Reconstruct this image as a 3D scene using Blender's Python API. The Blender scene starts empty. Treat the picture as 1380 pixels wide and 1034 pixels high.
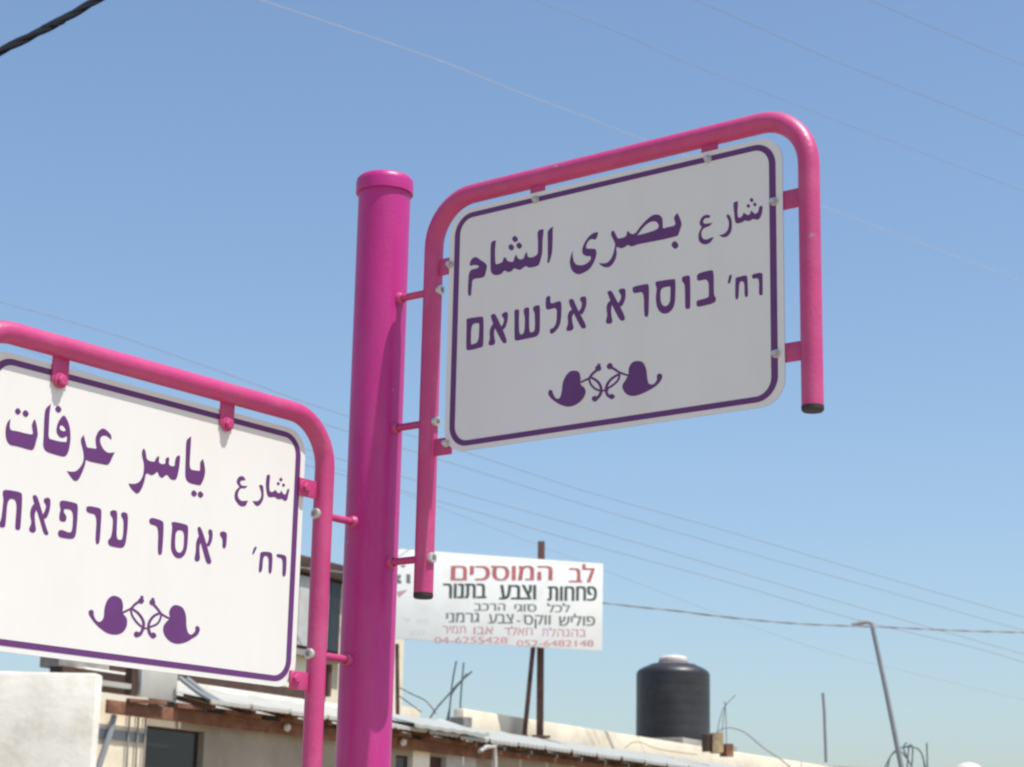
import bpy, bmesh, math, random
from mathutils import Vector, Matrix
from mathutils.geometry import delaunay_2d_cdt
random.seed(7)
R = math.radians
scene = bpy.context.scene
COL = scene.collection

# ------------------------------------------------------------------ camera
CAM_Z, PITCH, ROLL, FPX = 1.6, 0.24550145, 0.0211096, 2724.1
fwd = Vector((0, math.cos(PITCH), math.sin(PITCH)))
up0 = Vector((0, -math.sin(PITCH), math.cos(PITCH)))
rt0 = Vector((1, 0, 0))
c_right = rt0 * math.cos(ROLL) + up0 * math.sin(ROLL)
c_up = -rt0 * math.sin(ROLL) + up0 * math.cos(ROLL)
cam = bpy.data.cameras.new('camera')
cam.sensor_width = 36.0
cam.lens = FPX / 1380.0 * 36.0
cam.clip_start, cam.clip_end = 0.1, 3000
cam.dof.use_dof = True
cam.dof.focus_distance = 3.9
cam.dof.aperture_fstop = 13.0
cam_o = bpy.data.objects.new('camera', cam)
COL.objects.link(cam_o)
cam_o.matrix_world = Matrix(((c_right.x, c_up.x, -fwd.x, 0), (c_right.y, c_up.y, -fwd.y, 0),
                             (c_right.z, c_up.z, -fwd.z, CAM_Z), (0, 0, 0, 1)))
scene.camera = cam_o

# ------------------------------------------------------------------ light
SUN_AZ, SUN_EL = R(58.5), R(67)          # azimuth measured from the direction back to the camera, towards its right
sun_dir = Vector((math.sin(SUN_AZ) * math.cos(SUN_EL), -math.cos(SUN_AZ) * math.cos(SUN_EL), math.sin(SUN_EL)))
w = bpy.data.worlds.new('World')
scene.world = w
w.use_nodes = True
nt = w.node_tree
sky = nt.nodes.new('ShaderNodeTexSky')
sky.sky_type = 'NISHITA'
sky.sun_disc = False
sky.sun_elevation = SUN_EL
sky.sun_rotation = math.atan2(sun_dir.x, sun_dir.y)
sky.altitude = 0
sky.air_density = 1.17
sky.dust_density = 1.5
sky.ozone_density = 4.3
bg = nt.nodes['Background']
bg.inputs['Strength'].default_value = 0.133
nt.links.new(sky.outputs[0], bg.inputs[0])
sl = bpy.data.lights.new('sun', 'SUN')
sl.energy = 4.85
sl.angle = R(0.53)
sl.color = (1.0, 0.965, 0.91)
so = bpy.data.objects.new('sun', sl)
COL.objects.link(so)
so.rotation_euler = sun_dir.to_track_quat('Z', 'Y').to_euler()
scene.view_settings.view_transform = 'Standard'
scene.view_settings.look = 'None'
scene.view_settings.exposure = 0.28
scene.view_settings.gamma = 1.0
scene.view_settings.use_curve_mapping = False
scene.cycles.max_bounces = 8
scene.cycles.use_denoising = True
scene.cycles.pixel_filter_type = 'BLACKMAN_HARRIS'
scene.cycles.filter_width = 2.3

# ------------------------------------------------------------------ helpers
def ray(x, y):
    return fwd + c_right * ((x - 690) / FPX) - c_up * ((y - 517) / FPX)
def at(x, y, Y):
    "point of the place seen at photo coordinate (x, y), Y metres in front of the camera"
    d = ray(x, y)
    p = d * (Y / d.y)
    return Vector((p.x, p.y, p.z + CAM_Z))

def tag(o, label=None, cat=None, group=None, kind=None):
    if label: o['label'] = label
    if cat: o['category'] = cat
    if group: o['group'] = group
    if kind: o['kind'] = kind
    return o
def empty(name, loc, rz=0.0, parent=None):
    o = bpy.data.objects.new(name, None)
    COL.objects.link(o)
    o.empty_display_size = 0.1
    o.location = loc
    o.rotation_euler = (0, 0, rz)
    if parent: o.parent = parent
    return o
def mesh_obj(name, bm, mats, parent=None, smooth=35):
    bmesh.ops.recalc_face_normals(bm, faces=bm.faces)
    me = bpy.data.meshes.new(name)
    bm.to_mesh(me); bm.free()
    for m in (mats if isinstance(mats, (list, tuple)) else [mats]): me.materials.append(m)
    o = bpy.data.objects.new(name, me)
    COL.objects.link(o)
    if parent: o.parent = parent
    if smooth:
        me.polygons.foreach_set('use_smooth', [True] * len(me.polygons))
        me.set_sharp_from_angle(angle=R(smooth))
    return o
def add_box(bm, c, s, rot=None, bevel=0.0, mi=0, taper=None):
    M = Matrix.Translation(Vector(c)) @ (rot if rot else Matrix()) @ Matrix.Diagonal((s[0], s[1], s[2], 1))
    r = bmesh.ops.create_cube(bm, size=1, matrix=M)
    fs = {f for v in r['verts'] for f in v.link_faces}
    for f in fs: f.material_index = mi
    if bevel:
        es = list({e for v in r['verts'] for e in v.link_edges})
        bmesh.ops.bevel(bm, geom=es, offset=bevel, segments=2, affect='EDGES', profile=0.6)
    return r['verts']
def frame(t):
    t = t.normalized()
    a = Vector((0, 0, 1)) if abs(t.z) < 0.9 else Vector((1, 0, 0))
    x = a.cross(t).normalized()
    return x, t.cross(x)
def add_tube(bm, pts, r, seg=12, caps=True, r2=None):
    pts = [Vector(p) for p in pts]
    n = len(pts); rings = []
    px = None
    for i, p in enumerate(pts):
        t = (pts[min(i + 1, n - 1)] - pts[max(i - 1, 0)]).normalized()
        if px is None: x, y = frame(t)
        else:
            x = (px - t * px.dot(t)).normalized(); y = t.cross(x)
        px = x
        rr = r if r2 is None else r + (r2 - r) * i / (n - 1)
        if callable(r): rr = r(i / (n - 1))
        rings.append([bm.verts.new(p + (x * math.cos(2 * math.pi * k / seg) + y * math.sin(2 * math.pi * k / seg)) * rr) for k in range(seg)])
    for a, b in zip(rings, rings[1:]):
        for k in range(seg):
            bm.faces.new((a[k], a[(k + 1) % seg], b[(k + 1) % seg], b[k]))
    if caps:
        bm.faces.new(rings[0][::-1]); bm.faces.new(rings[-1])
    return rings
def add_lathe(bm, prof, c=(0, 0, 0), seg=32, M=None):
    c = Vector(c); rings = []
    for r, z in prof:
        if r < 1e-6: rings.append([bm.verts.new(c + Vector((0, 0, z)))])
        else: rings.append([bm.verts.new(c + Vector((r * math.cos(2 * math.pi * k / seg), r * math.sin(2 * math.pi * k / seg), z))) for k in range(seg)])
    for a, b in zip(rings, rings[1:]):
        for k in range(seg):
            k2 = (k + 1) % seg
            if len(a) == 1 and len(b) == 1: continue
            if len(a) == 1: bm.faces.new((a[0], b[k], b[k2]))
            elif len(b) == 1: bm.faces.new((a[k], a[k2], b[0]))
            else: bm.faces.new((a[k], a[k2], b[k2], b[k]))
    if M is not None: bmesh.ops.transform(bm, matrix=M, verts=[v for r_ in rings for v in r_])
    return rings
def rrect(x0, z0, x1, z1, r, n=8):
    out = []
    for cx, cz, a0 in ((x1 - r, z1 - r, 0), (x0 + r, z1 - r, 90), (x0 + r, z0 + r, 180), (x1 - r, z0 + r, 270)):
        for i in range(n + 1):
            a = R(a0 + 90 * i / n)
            out.append((cx + r * math.cos(a), cz + r * math.sin(a)))
    return out
def prism(bm, outline, y0, y1):
    a = [bm.verts.new((x, y0, z)) for x, z in outline]
    b = [bm.verts.new((x, y1, z)) for x, z in outline]
    bm.faces.new(a); bm.faces.new(b[::-1])
    n = len(a)
    for i in range(n): bm.faces.new((a[i], b[i], b[(i + 1) % n], a[(i + 1) % n]))

# ------------------------------------------------------------------ materials
def mat(name, base, rough=0.5, metal=0.0, var=0.12, vscale=6.0, bump=0.0, bscale=80.0, coat=0.0, stain=None, stain_amt=0.35, stain_scale=2.5, spec=0.5, streak=None, chips=None):
    m = bpy.data.materials.new(name)
    m.use_nodes = True
    t = m.node_tree; b = t.nodes['Principled BSDF']
    tc = t.nodes.new('ShaderNodeTexCoord')
    n1 = t.nodes.new('ShaderNodeTexNoise'); n1.inputs['Scale'].default_value = vscale; n1.inputs['Detail'].default_value = 6
    t.links.new(tc.outputs['Object'], n1.inputs['Vector'])
    mp = t.nodes.new('ShaderNodeMapRange')
    mp.inputs[1].default_value = 0.25; mp.inputs[2].default_value = 0.75
    mp.inputs[3].default_value = 1 - var; mp.inputs[4].default_value = 1 + var
    t.links.new(n1.outputs['Fac'], mp.inputs[0])
    mx = t.nodes.new('ShaderNodeVectorMath'); mx.operation = 'SCALE'
    mx.inputs[0].default_value = base
    t.links.new(mp.outputs[0], mx.inputs['Scale'])
    last = mx.outputs[0]
    if stain:
        n2 = t.nodes.new('ShaderNodeTexNoise'); n2.inputs['Scale'].default_value = stain_scale; n2.inputs['Detail'].default_value = 9; n2.inputs['Roughness'].default_value = 0.65
        if streak:
            mpg = t.nodes.new('ShaderNodeMapping'); mpg.inputs['Scale'].default_value = streak
            t.links.new(tc.outputs['Object'], mpg.inputs[0]); t.links.new(mpg.outputs[0], n2.inputs['Vector'])
        else: t.links.new(tc.outputs['Object'], n2.inputs['Vector'])
        r2 = t.nodes.new('ShaderNodeMapRange'); r2.inputs[1].default_value = 0.48; r2.inputs[2].default_value = 0.72
        r2.inputs[3].default_value = 0; r2.inputs[4].default_value = stain_amt
        t.links.new(n2.outputs['Fac'], r2.inputs[0])
        mc = t.nodes.new('ShaderNodeMix'); mc.data_type = 'RGBA'
        t.links.new(r2.outputs[0], mc.inputs[0]); t.links.new(last, mc.inputs[6]); mc.inputs[7].default_value = (*stain, 1)
        last = mc.outputs[2]
    if chips:                                # small knocks through the paint, only colour where the coat is gone
        n4 = t.nodes.new('ShaderNodeTexNoise'); n4.inputs['Scale'].default_value = 38; n4.inputs['Detail'].default_value = 3
        t.links.new(tc.outputs['Object'], n4.inputs['Vector'])
        r4 = t.nodes.new('ShaderNodeMapRange'); r4.inputs[1].default_value = 0.735; r4.inputs[2].default_value = 0.75
        t.links.new(n4.outputs['Fac'], r4.inputs[0])
        m4 = t.nodes.new('ShaderNodeMix'); m4.data_type = 'RGBA'
        t.links.new(r4.outputs[0], m4.inputs[0]); t.links.new(last, m4.inputs[6]); m4.inputs[7].default_value = (*chips, 1)
        last = m4.outputs[2]
    t.links.new(last, b.inputs['Base Color'])
    b.inputs['Roughness'].default_value = rough
    b.inputs['Metallic'].default_value = metal
    b.inputs['Specular IOR Level'].default_value = spec
    if coat:
        b.inputs['Coat Weight'].default_value = coat; b.inputs['Coat Roughness'].default_value = 0.12
    if bump:
        n3 = t.nodes.new('ShaderNodeTexNoise'); n3.inputs['Scale'].default_value = bscale; n3.inputs['Detail'].default_value = 5
        t.links.new(tc.outputs['Object'], n3.inputs['Vector'])
        bp = t.nodes.new('ShaderNodeBump'); bp.inputs['Strength'].default_value = bump; bp.inputs['Distance'].default_value = 0.01
        t.links.new(n3.outputs['Fac'], bp.inputs['Height']); t.links.new(bp.outputs[0], b.inputs['Normal'])
    return m
M_pink = mat('magenta_enamel', (0.42, 0.020, 0.190), 0.38, var=0.07, vscale=9, bump=0.08, bscale=140, stain=(0.52, 0.20, 0.30), stain_amt=0.16, stain_scale=11, streak=(1, 1, .25), spec=0.42, chips=(.30, .16, .17))
M_frame = mat('dusty_pink_enamel', (0.45, 0.040, 0.160), 0.42, var=0.10, vscale=8, bump=0.10, bscale=140, stain=(0.55, 0.24, 0.30), stain_amt=0.16, stain_scale=13, spec=0.55, chips=(.32, .18, .18))
M_white = mat('sign_white', (0.695, 0.682, 0.645), 0.42, var=0.015, vscale=5, stain=(0.60, 0.57, 0.50), stain_amt=0.22, stain_scale=5, streak=(2.2, 1, .45))
M_purple = mat('purple_vinyl', (0.110, 0.026, 0.138), 0.45, var=0.08, vscale=30)
M_edge = mat('sheet_metal_edge', (0.45, 0.46, 0.45), 0.45, metal=0.4)
M_zinc = mat('zinc_bolt', (0.55, 0.53, 0.50), 0.4, metal=0.6, var=0.15, vscale=60)
M_rubber = mat('black_end_cap', (0.018, 0.018, 0.02), 0.6)
M_plaster = mat('rough_white_plaster', (0.80, 0.77, 0.68), 0.92, var=0.10, vscale=1.6, bump=0.45, bscale=11, stain=(0.60, 0.54, 0.40), stain_amt=0.75, stain_scale=2.6)
M_cream = mat('cream_render', (0.76, 0.68, 0.52), 0.92, var=0.10, vscale=1.2, bump=0.5, bscale=7, stain=(0.42, 0.35, 0.25), stain_amt=0.6, stain_scale=1.3)
M_grey_wall = mat('grey_block_wall', (0.33, 0.29, 0.23), 0.95, var=0.15, vscale=1.5, bump=0.5, bscale=8, stain=(0.16, 0.13, 0.10), stain_amt=0.5, stain_scale=1.2)
M_concrete = mat('weathered_concrete', (0.30, 0.28, 0.25), 0.93, var=0.2, vscale=3, bump=0.6, bscale=20, stain=(0.10, 0.09, 0.08), stain_amt=0.7, stain_scale=4)
M_sheet = mat('galvanised_sheet', (0.35, 0.365, 0.345), 0.6, metal=0.15, var=0.10, vscale=3, stain=(0.40, 0.33, 0.24), stain_amt=0.5, stain_scale=4, streak=(4, .6, 1))
M_sheet_edge = mat('painted_sheet', (0.40, 0.395, 0.35), 0.6, var=0.12, vscale=3, stain=(0.42, 0.36, 0.27), stain_amt=0.6, stain_scale=4)
M_rust = mat('rusty_timber', (0.15, 0.060, 0.030), 0.85, var=0.35, vscale=7, bump=0.8, bscale=25, stain=(0.34, 0.19, 0.12), stain_amt=0.6, stain_scale=6)
M_darkwood = mat('dark_brown_timber', (0.055, 0.028, 0.018), 0.8, var=0.3, vscale=8)
M_brownsteel = mat('brown_steel', (0.085, 0.040, 0.030), 0.7, var=0.35, vscale=5, stain=(0.22, 0.09, 0.05), stain_amt=0.7, stain_scale=4)
M_board = mat('billboard_white', (0.76, 0.77, 0.74), 0.55, var=0.03, vscale=2, stain=(0.58, 0.56, 0.50), stain_amt=0.35, stain_scale=2.2)
M_redpaint = mat('faded_red_paint', (0.42, 0.12, 0.13), 0.6, var=0.2, vscale=6)
M_greenpaint = mat('dark_green_paint', (0.035, 0.06, 0.05), 0.6, var=0.2, vscale=6)
M_greypaint = mat('grey_paint', (0.14, 0.155, 0.15), 0.6, var=0.2, vscale=6)
M_pinkpaint = mat('pale_red_paint', (0.48, 0.27, 0.28), 0.6, var=0.2, vscale=6)
M_violetpaint = mat('faded_violet_paint', (0.48, 0.30, 0.50), 0.6)
M_palegrey = mat('pale_grey_paint', (0.55, 0.55, 0.55), 0.6)
M_tank = mat('black_polyethylene', (0.022, 0.022, 0.024), 0.42, var=0.2, vscale=4, stain=(0.07, 0.065, 0.06), stain_amt=0.4, stain_scale=2.5, bump=0.2, bscale=6)
M_tankdust = mat('dusty_polyethylene', (0.16, 0.15, 0.14), 0.7, var=0.5, vscale=9)
M_lid = mat('white_lid', (0.62, 0.56, 0.52), 0.5)
M_glass = mat('dark_window_glass', (0.02, 0.022, 0.026), 0.12, var=0.3, vscale=1.5)
M_grey = mat('grey_painted_steel', (0.22, 0.235, 0.25), 0.55, var=0.12, vscale=4)
M_shutter = mat('pale_grey_shutter', (0.45, 0.45, 0.43), 0.6)
M_wire = mat('weathered_wire', (0.22, 0.23, 0.25), 0.6)
M_wire_white = mat('pale_wire', (0.42, 0.42, 0.44), 0.5)
M_blackcable = mat('black_cable', (0.004, 0.006, 0.010), 0.85, spec=0.15)
M_rebar = mat('grey_rebar', (0.11, 0.12, 0.13), 0.7, var=0.3, vscale=9)
M_asphalt = mat('asphalt', (0.055, 0.054, 0.052), 0.95, var=0.2, vscale=0.6, bump=0.5, bscale=60)
M_dirt = mat('pale_dry_ground', (0.38, 0.30, 0.20), 0.98, var=0.18, vscale=0.25, bump=0.5, bscale=12, stain=(0.28, 0.23, 0.17), stain_amt=0.6, stain_scale=0.5)
M_paving = mat('concrete_paving', (0.40, 0.335, 0.26), 0.92, var=0.12, vscale=1.2, bump=0.4, bscale=40, stain=(0.2, 0.17, 0.15), stain_amt=0.5, stain_scale=2)
M_kerb = mat('kerb_stone', (0.42, 0.41, 0.38), 0.9, var=0.1, vscale=3)
GLYPHS = {
 'A_shari': (['700.7,2782.6,0 704.3,2784.7,0 709.6,2784.7,1 709.1,2774.4,0 708.4,2763.5,0 709.6,2755.6,0 714.4,2753.6,0 719.3,2757.1,0 720.5,2761.2,1 725.3,2758.1,0 730.1,2755,0 733.8,2756.4,0 736.2,2762,1 740.4,2758.4,0 742.8,2755.2,0 748.2,2755.3,0 751.2,2758.5,0 753.1,2765.8,0 757.3,2766.6,1 759.6,2764.5,0 758.3,2753.9,0 755.3,2746.8,0 751.6,2743.2,0 745.7,2743.8,0 739.7,2746,0 734.9,2744.2,0 728.8,2744.3,0 724,2746.3,0 718,2744.2,0 709.5,2743.6,0 705.2,2745.5,0 702.9,2752.6,0 701.7,2764.8,0 700.6,2776,0',
  '737.7,2785.2,0 741,2781.6,0 740.8,2778.8,0 737.6,2777.5,0 734.2,2780.9,0 734.5,2783.9,0',
  '730.9,2775.2,0 734,2772,0 733.8,2769.4,0 730.9,2768.2,0 727.8,2771.3,0 728,2774.1,0',
  '744.2,2775.4,0 747.2,2772.1,0 747,2769.6,0 744.1,2768.4,0 741.1,2771.4,0 741.3,2774.2,0',
  '687.1,2764.4,1 691.4,2762.5,0 695,2756.3,0 696.7,2748.3,0 696.7,2739.5,0 694.8,2731.1,0 689.9,2725.5,0 683.8,2723.3,0 676.4,2724.7,0 670.3,2729.7,1 676.5,2729.1,0 683.8,2731.5,0 688.7,2736.6,0 690.6,2743.9,0 690.1,2751.7,0 687.7,2757.7,0 685.8,2761.3,0',
  '652.6,2768.3,1 647.1,2771.6,0 639.6,2771.9,0 633.4,2768.1,0 630.2,2762.1,0 630.2,2756.5,0 633.9,2751.4,0 631.4,2747.4,0 627.7,2739.3,0 627.7,2729.3,0 631.4,2722.6,0 639.4,2717.8,0 646.9,2717.5,0 653,2720.2,0 659.2,2727.3,1 653.1,2727.4,0 645.7,2726,0 638.2,2727.9,0 633.9,2733.7,0 633.3,2740.4,0 636.4,2746.5,0 642,2748.7,0 650.7,2750.4,0 656.3,2754.9,1 648.2,2755.3,0 642,2755.9,0 637.7,2758.4,0 637.7,2762.8,0 642.1,2766.4,0 648.3,2765.2,0'],
  []),
 'A_busra': (['582.2,2787.4,1 587.1,2777.8,0 591.1,2765.8,0 588.1,2755.2,0 583.3,2744.9,0 578.4,2744.1,0 554.8,2743.3,0 525,2743.6,0 499,2744,0 482.9,2742.6,0 474.7,2746.7,0 466.6,2743.8,0 458.5,2743.5,0 449.3,2747,0 449.4,2732,0 444.4,2720.6,0 436.3,2713.3,0 426.1,2712.5,0 415.7,2717.8,0 409.5,2724.2,1 421.9,2721.1,0 432.1,2722.8,0 440.2,2731.9,0 444.2,2743.5,0 446.2,2753.7,0 442,2763.3,0 436.7,2774.9,0 440.8,2781.2,0 447,2772.9,0 452.2,2764,0 462.4,2763,0 470.5,2765,0 472.5,2771.7,0 475.5,2773.8,1 478.6,2768.8,0 485.7,2765.7,0 492.8,2767.9,0 498.8,2773.8,0 506.8,2781,0 518.8,2789.2,0 530.8,2793.9,0 542.7,2791.6,0 549.7,2783.3,0 550.7,2772.6,0 551.7,2764.6,0 560.6,2764.7,0 574.4,2764.7,0 578.3,2768.3,0 575.4,2780.1,0',
  '577.4,2735.1,0 584,2728.5,0 583.6,2723.2,0 577.4,2720.7,0 570.8,2726.9,0 571.2,2732.7,0',
  '407.7,2783.8,1 398.3,2784.7,0 388,2780.4,0 379.7,2773,0 373.5,2763.5,0 371.6,2754.9,0 373.8,2747.4,0 382.2,2742.3,0 390.6,2740,0 390.7,2733.7,0 382.4,2728.1,0 372,2726.4,0 359.4,2729.5,0 352.9,2736.9,0 349.6,2748.2,0 349.4,2758,1 345.4,2749,0 343.4,2736.8,0 346.8,2723.7,0 353.3,2715.5,0 363.9,2710.1,0 376.4,2711.5,0 388.8,2716.4,0 397,2725.5,0 402.1,2735.2,0 404,2745.5,0 400.8,2752.3,0 390.4,2755.1,0 381,2757.7,0 380.9,2763.9,0 385,2770.3,0 392.2,2773.4,0 402.7,2771.5,0'],
  ['494.8,2761.4,1 502.8,2769.5,0 512.8,2777.2,0 522.8,2781.4,0 532.8,2781.3,0 539.8,2776.5,0 541.8,2769.1,0 536.9,2764.8,0 520.9,2762.6,0 506.9,2761.8,0']),
 'A_sham': (['302.7,2814.7,1 293.9,2811.1,0 290.5,2805.8,0 291,2780.4,0 291.5,2758,0 290.8,2746.2,0 294.4,2744.9,0 297.8,2752.4,0 301.1,2763.7,0 302.1,2785.8,0 302,2805.1,0',
  '280.6,2812.9,1 271.6,2814.6,0 266.3,2809.6,0 267.6,2792.1,0 267.9,2777.1,0 267.2,2767.6,0 260.2,2763.6,0 251.2,2763,0 244,2766.5,0 241,2776,1 236.7,2770.8,0 234.1,2764.5,0 226,2763.7,0 219.6,2767.9,0 215.7,2775.3,1 212.2,2770.7,0 208.8,2762.3,0 200.6,2763.8,0 194.1,2767.2,0 191.2,2773,1 185.7,2774,0 183.1,2766.9,0 174.9,2764.5,0 166.6,2765.2,0 164.5,2776.2,0 163.9,2796.1,0 165.3,2812.5,1 157,2812.5,0 153.4,2807.1,0 153,2790.4,0 153.7,2766,0 155,2752.2,0 160.8,2745.1,0 170.1,2742,0 181,2743.1,0 188.2,2747.9,0 197.5,2743.3,0 206.5,2744.7,0 211.9,2748.2,0 224.7,2743,0 233.7,2745.9,0 239,2748,0 248.1,2743.4,0 262.4,2743.1,0 270.4,2745.4,0 274.6,2755.1,0 277.9,2767.9,0 278.4,2790.2,0 279.8,2804.8,0',
  '212.1,2813.3,0 218.3,2807.3,0 218.1,2802.6,0 212.4,2800.5,0 206.1,2806.1,0 206.4,2811.1,0',
  '203.3,2798.2,0 209.6,2792.3,0 209.3,2787.6,0 203.7,2785.5,0 197.4,2791.1,0 197.6,2796.1,0',
  '222.4,2798.1,0 228.7,2792.2,0 228.4,2787.5,0 222.7,2785.4,0 216.5,2790.9,0 216.8,2795.9,0',
  '102.1,2775.1,0 103.7,2782.5,0 110.2,2787.5,0 117.7,2787.6,0 126.3,2781.5,0 137.7,2773.4,0 144.4,2766.1,0 142.9,2755.8,0 139.5,2745.8,0 131.2,2743.4,0 118.1,2744.2,0 109.8,2741.8,0 108.3,2729.9,0 106.9,2713.4,0 104.2,2711.6,0 100.4,2714.5,0 99,2726.9,0 99.4,2742,0 100.8,2757,0 106.2,2763.7,0 119.3,2764.5,0 124.9,2766.5,0 121,2770.3,0 111.6,2772.7,0 104.1,2772.5,0'],
  []),
 'A_rech': (['737,2644.3,2 740.5,2645.3,2 754.3,2645.6,2 758.2,2643,2 758.1,2638.3,2 758.2,2605.7,2 756,2604.1,2 751.7,2605.2,2 750.9,2608.5,2 751.2,2636.4,2 739.5,2636.8,2 737.4,2638.8,2',
  '704.2,2645.3,2 709.1,2645.2,2 724.8,2646,2 727.4,2642.8,2 727.8,2635.7,2 728.8,2607.5,2 725.3,2605.7,2 721.9,2607.9,2 721.7,2635.2,2 710.8,2637.1,2 709.6,2606.8,2 705.3,2604.8,2 702.6,2607.2,2 703.3,2639.9,2',
  '691.1,2652.6,2 696.4,2651.3,2 695,2645.3,2 692.7,2637,2 687.5,2636.7,2 688.8,2643.2,2'],
  []),
 'A_bosra': (['624,2666.3,2 651.8,2667.8,2 659,2665.8,2 658.8,2619.2,2 663.2,2616.9,2 662.3,2606,2 626.5,2604,2 622.9,2607.7,2 622.9,2615.6,2 626.5,2616.6,2 646.3,2618.1,2 649,2620.8,2 648.2,2652.6,2 626.6,2652.3,2 623.9,2655.1,2',
  '592.2,2664.6,2 595.8,2666.4,2 606.7,2666.1,2 609.5,2663.2,2 609.9,2606.7,2 607.6,2603.9,2 600.3,2605,2 599.1,2608.4,2 598.5,2649.9,2 594.9,2654.5,2 592.2,2658.2,2',
  '535,2665.6,2 538.8,2666.5,2 575.7,2665,2 578.5,2662.1,2 577.9,2623,2 573.9,2610.9,2 564.8,2603.6,2 553.8,2603,2 544.5,2608.5,2 538,2620,2 536.1,2636.4,2 538.8,2653.6,2 536,2658.9,2',
  '485.3,2663.5,2 489.1,2665.3,2 515.4,2665.7,2 520.1,2664.1,2 521.7,2656.5,2 520.8,2605.1,2 516.7,2603.3,2 511.1,2605.8,2 510.5,2652.7,2 492,2651.8,2 486.4,2654.3,2',
  '429,2665.6,2 437.7,2666.6,2 442.5,2660,2 450.3,2645.7,2 462,2625.8,2 469.7,2610,2 467.8,2604.6,2 461.2,2604.9,2 455.4,2610.6,2 444.8,2630.3,2 436.9,2646.2,2 432,2658.5,2',
  '436.9,2647.9,2 429.3,2642.6,2 427.9,2631.4,2 430.5,2621.1,2 426.8,2610.3,2 427.8,2605.3,2 437.4,2602.9,2 442.1,2606.3,2 439.1,2618.1,2 438.1,2629.7,2 439.9,2639.2,2 444.7,2640.1,2',
  '455.9,2666,2 466.4,2665.8,2 470.2,2661.9,2 470.3,2648.9,2 467.5,2639.6,2 461,2630.9,2 455.2,2635.1,2 453.3,2638.7,2 459.9,2645.7,2 460.8,2653.7,2 455,2661.2,2'],
  ['546.2,2652.4,2 566.5,2652.9,2 568,2650.3,2 567.5,2626.3,2 563.8,2619,2 556.5,2616.2,2 549.1,2621.4,2 545.9,2631.5,2']),
 'A_alsham': (['341.4,2664.4,2 351.4,2665.5,2 356,2656.4,2 362.8,2642.2,2 374.1,2623.7,2 383.2,2606.5,2 379.9,2603.3,2 372.2,2604.5,2 362,2621.9,2 351.8,2640.3,2 344.9,2652.6,2',
  '349.5,2645.3,2 341.8,2640,2 339.7,2631,2 341.7,2619.5,2 336.8,2608.2,2 340.2,2604,2 350.2,2604.3,2 354.5,2608.2,2 351,2619.9,2 349.7,2629.4,2 353,2636.3,2 357.4,2635.6,2',
  '368,2664.6,2 377.9,2665.8,2 382.4,2661.3,2 382.6,2648.3,2 378.3,2637.8,2 372.9,2630.4,2 367.4,2634,2 365.1,2638.1,2 371.6,2644.5,2 372.6,2653.6,2 368.1,2659,2',
  '288.3,2677.8,2 296.2,2680.3,2 299.6,2676.9,2 298.7,2665.7,2 305.5,2663.7,2 320.1,2666,2 325.3,2662.3,2 325.2,2633.3,2 322.1,2618.9,2 315.5,2610.6,2 304.4,2603.9,2 298.7,2607.6,2 299.7,2614.9,2 307.6,2615.5,2 313.1,2622.2,2 315.1,2633.1,2 314.7,2654.7,2 293.3,2652.5,2 288.7,2657,2',
  '214,2665.3,2 223.3,2665.7,2 226.1,2661.5,2 225.3,2649.2,2 226.4,2614.9,2 239.5,2614.8,2 240.3,2646.8,2 236.1,2658.9,2 238.3,2665.2,2 247.5,2665.6,2 249.9,2661.4,2 249.6,2643.5,2 250.9,2614.9,2 262.3,2615.1,2 264.5,2622.3,2 263.1,2652.7,2 259.1,2658,2 259,2664.7,2 272.6,2666.2,2 275,2662.1,2 276,2614.8,2 271.6,2607,2 263.7,2604.5,2 245.5,2604.5,2 219,2603.8,2 215.9,2608,2 215.1,2650.9,2',
  '156.7,2665,2 166.1,2666.3,2 170.9,2659.8,2 179.6,2645,2 190.7,2624.2,2 198.1,2606,2 194.7,2602.7,2 187.7,2604.7,2 176.7,2622.6,2 165.6,2641.5,2 159.3,2655.9,2',
  '164.2,2647.4,2 157.4,2639.9,2 154.9,2629.7,2 156.9,2618,2 152.4,2609.1,2 156.1,2604.3,2 166.7,2604.1,2 170,2609.3,2 166.7,2620.3,2 165.9,2631.9,2 169.2,2638,2 173.9,2638.3,2',
  '184.9,2663.3,2 195.4,2665.5,2 199,2661.1,2 198.2,2645.9,2 193.9,2635.2,2 188.2,2630.3,2 182.2,2635.1,2 189,2643.6,2 189.9,2652,2 184.4,2657.7,2',
  '97,2665.8,2 101.8,2667,2 136.5,2665.3,2 139.7,2660.9,2 140.7,2607,2 137.2,2603.7,2 102.8,2602.1,2 98.3,2606.6,2 98.1,2655.9,2'],
  ['109.4,2654.1,2 128.5,2654,2 129.9,2649,2 129,2615.5,2 112,2612.3,2 109.5,2615.5,2']),
 'A_ornament': (['357.7,2526.4,0 367.5,2522,0 371.3,2511.3,0 371.5,2499.1,0 381.3,2489.6,0 382.7,2479.4,0 374.4,2468.4,0 359.9,2461.2,0 342.9,2460.4,0 325.6,2466.7,0 313.2,2474.4,0 303.1,2482.9,0 298,2490.8,0 300.3,2497.6,0 306.6,2495.7,0 309.2,2489.2,0 315.5,2480.2,0 324.2,2479.1,0 328.9,2490.7,0 331.1,2506.7,0 337,2518.1,0 346.7,2525.9,0',
  '497.3,2524.5,0 509,2519.8,0 516,2506.9,0 518.4,2490.7,0 522,2479.4,0 532.3,2477,0 539.2,2483.9,0 539.2,2491.8,0 544.9,2494.9,0 550.6,2490.2,0 548.4,2482.6,0 539.2,2474,0 525.5,2468.1,0 507,2462.7,0 490.8,2460.9,0 476.7,2464.7,0 467.3,2474,0 464.9,2484.3,0 471.8,2493.3,0 477.6,2502.4,0 478.7,2514.2,0 485.7,2523.2,0',
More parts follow.
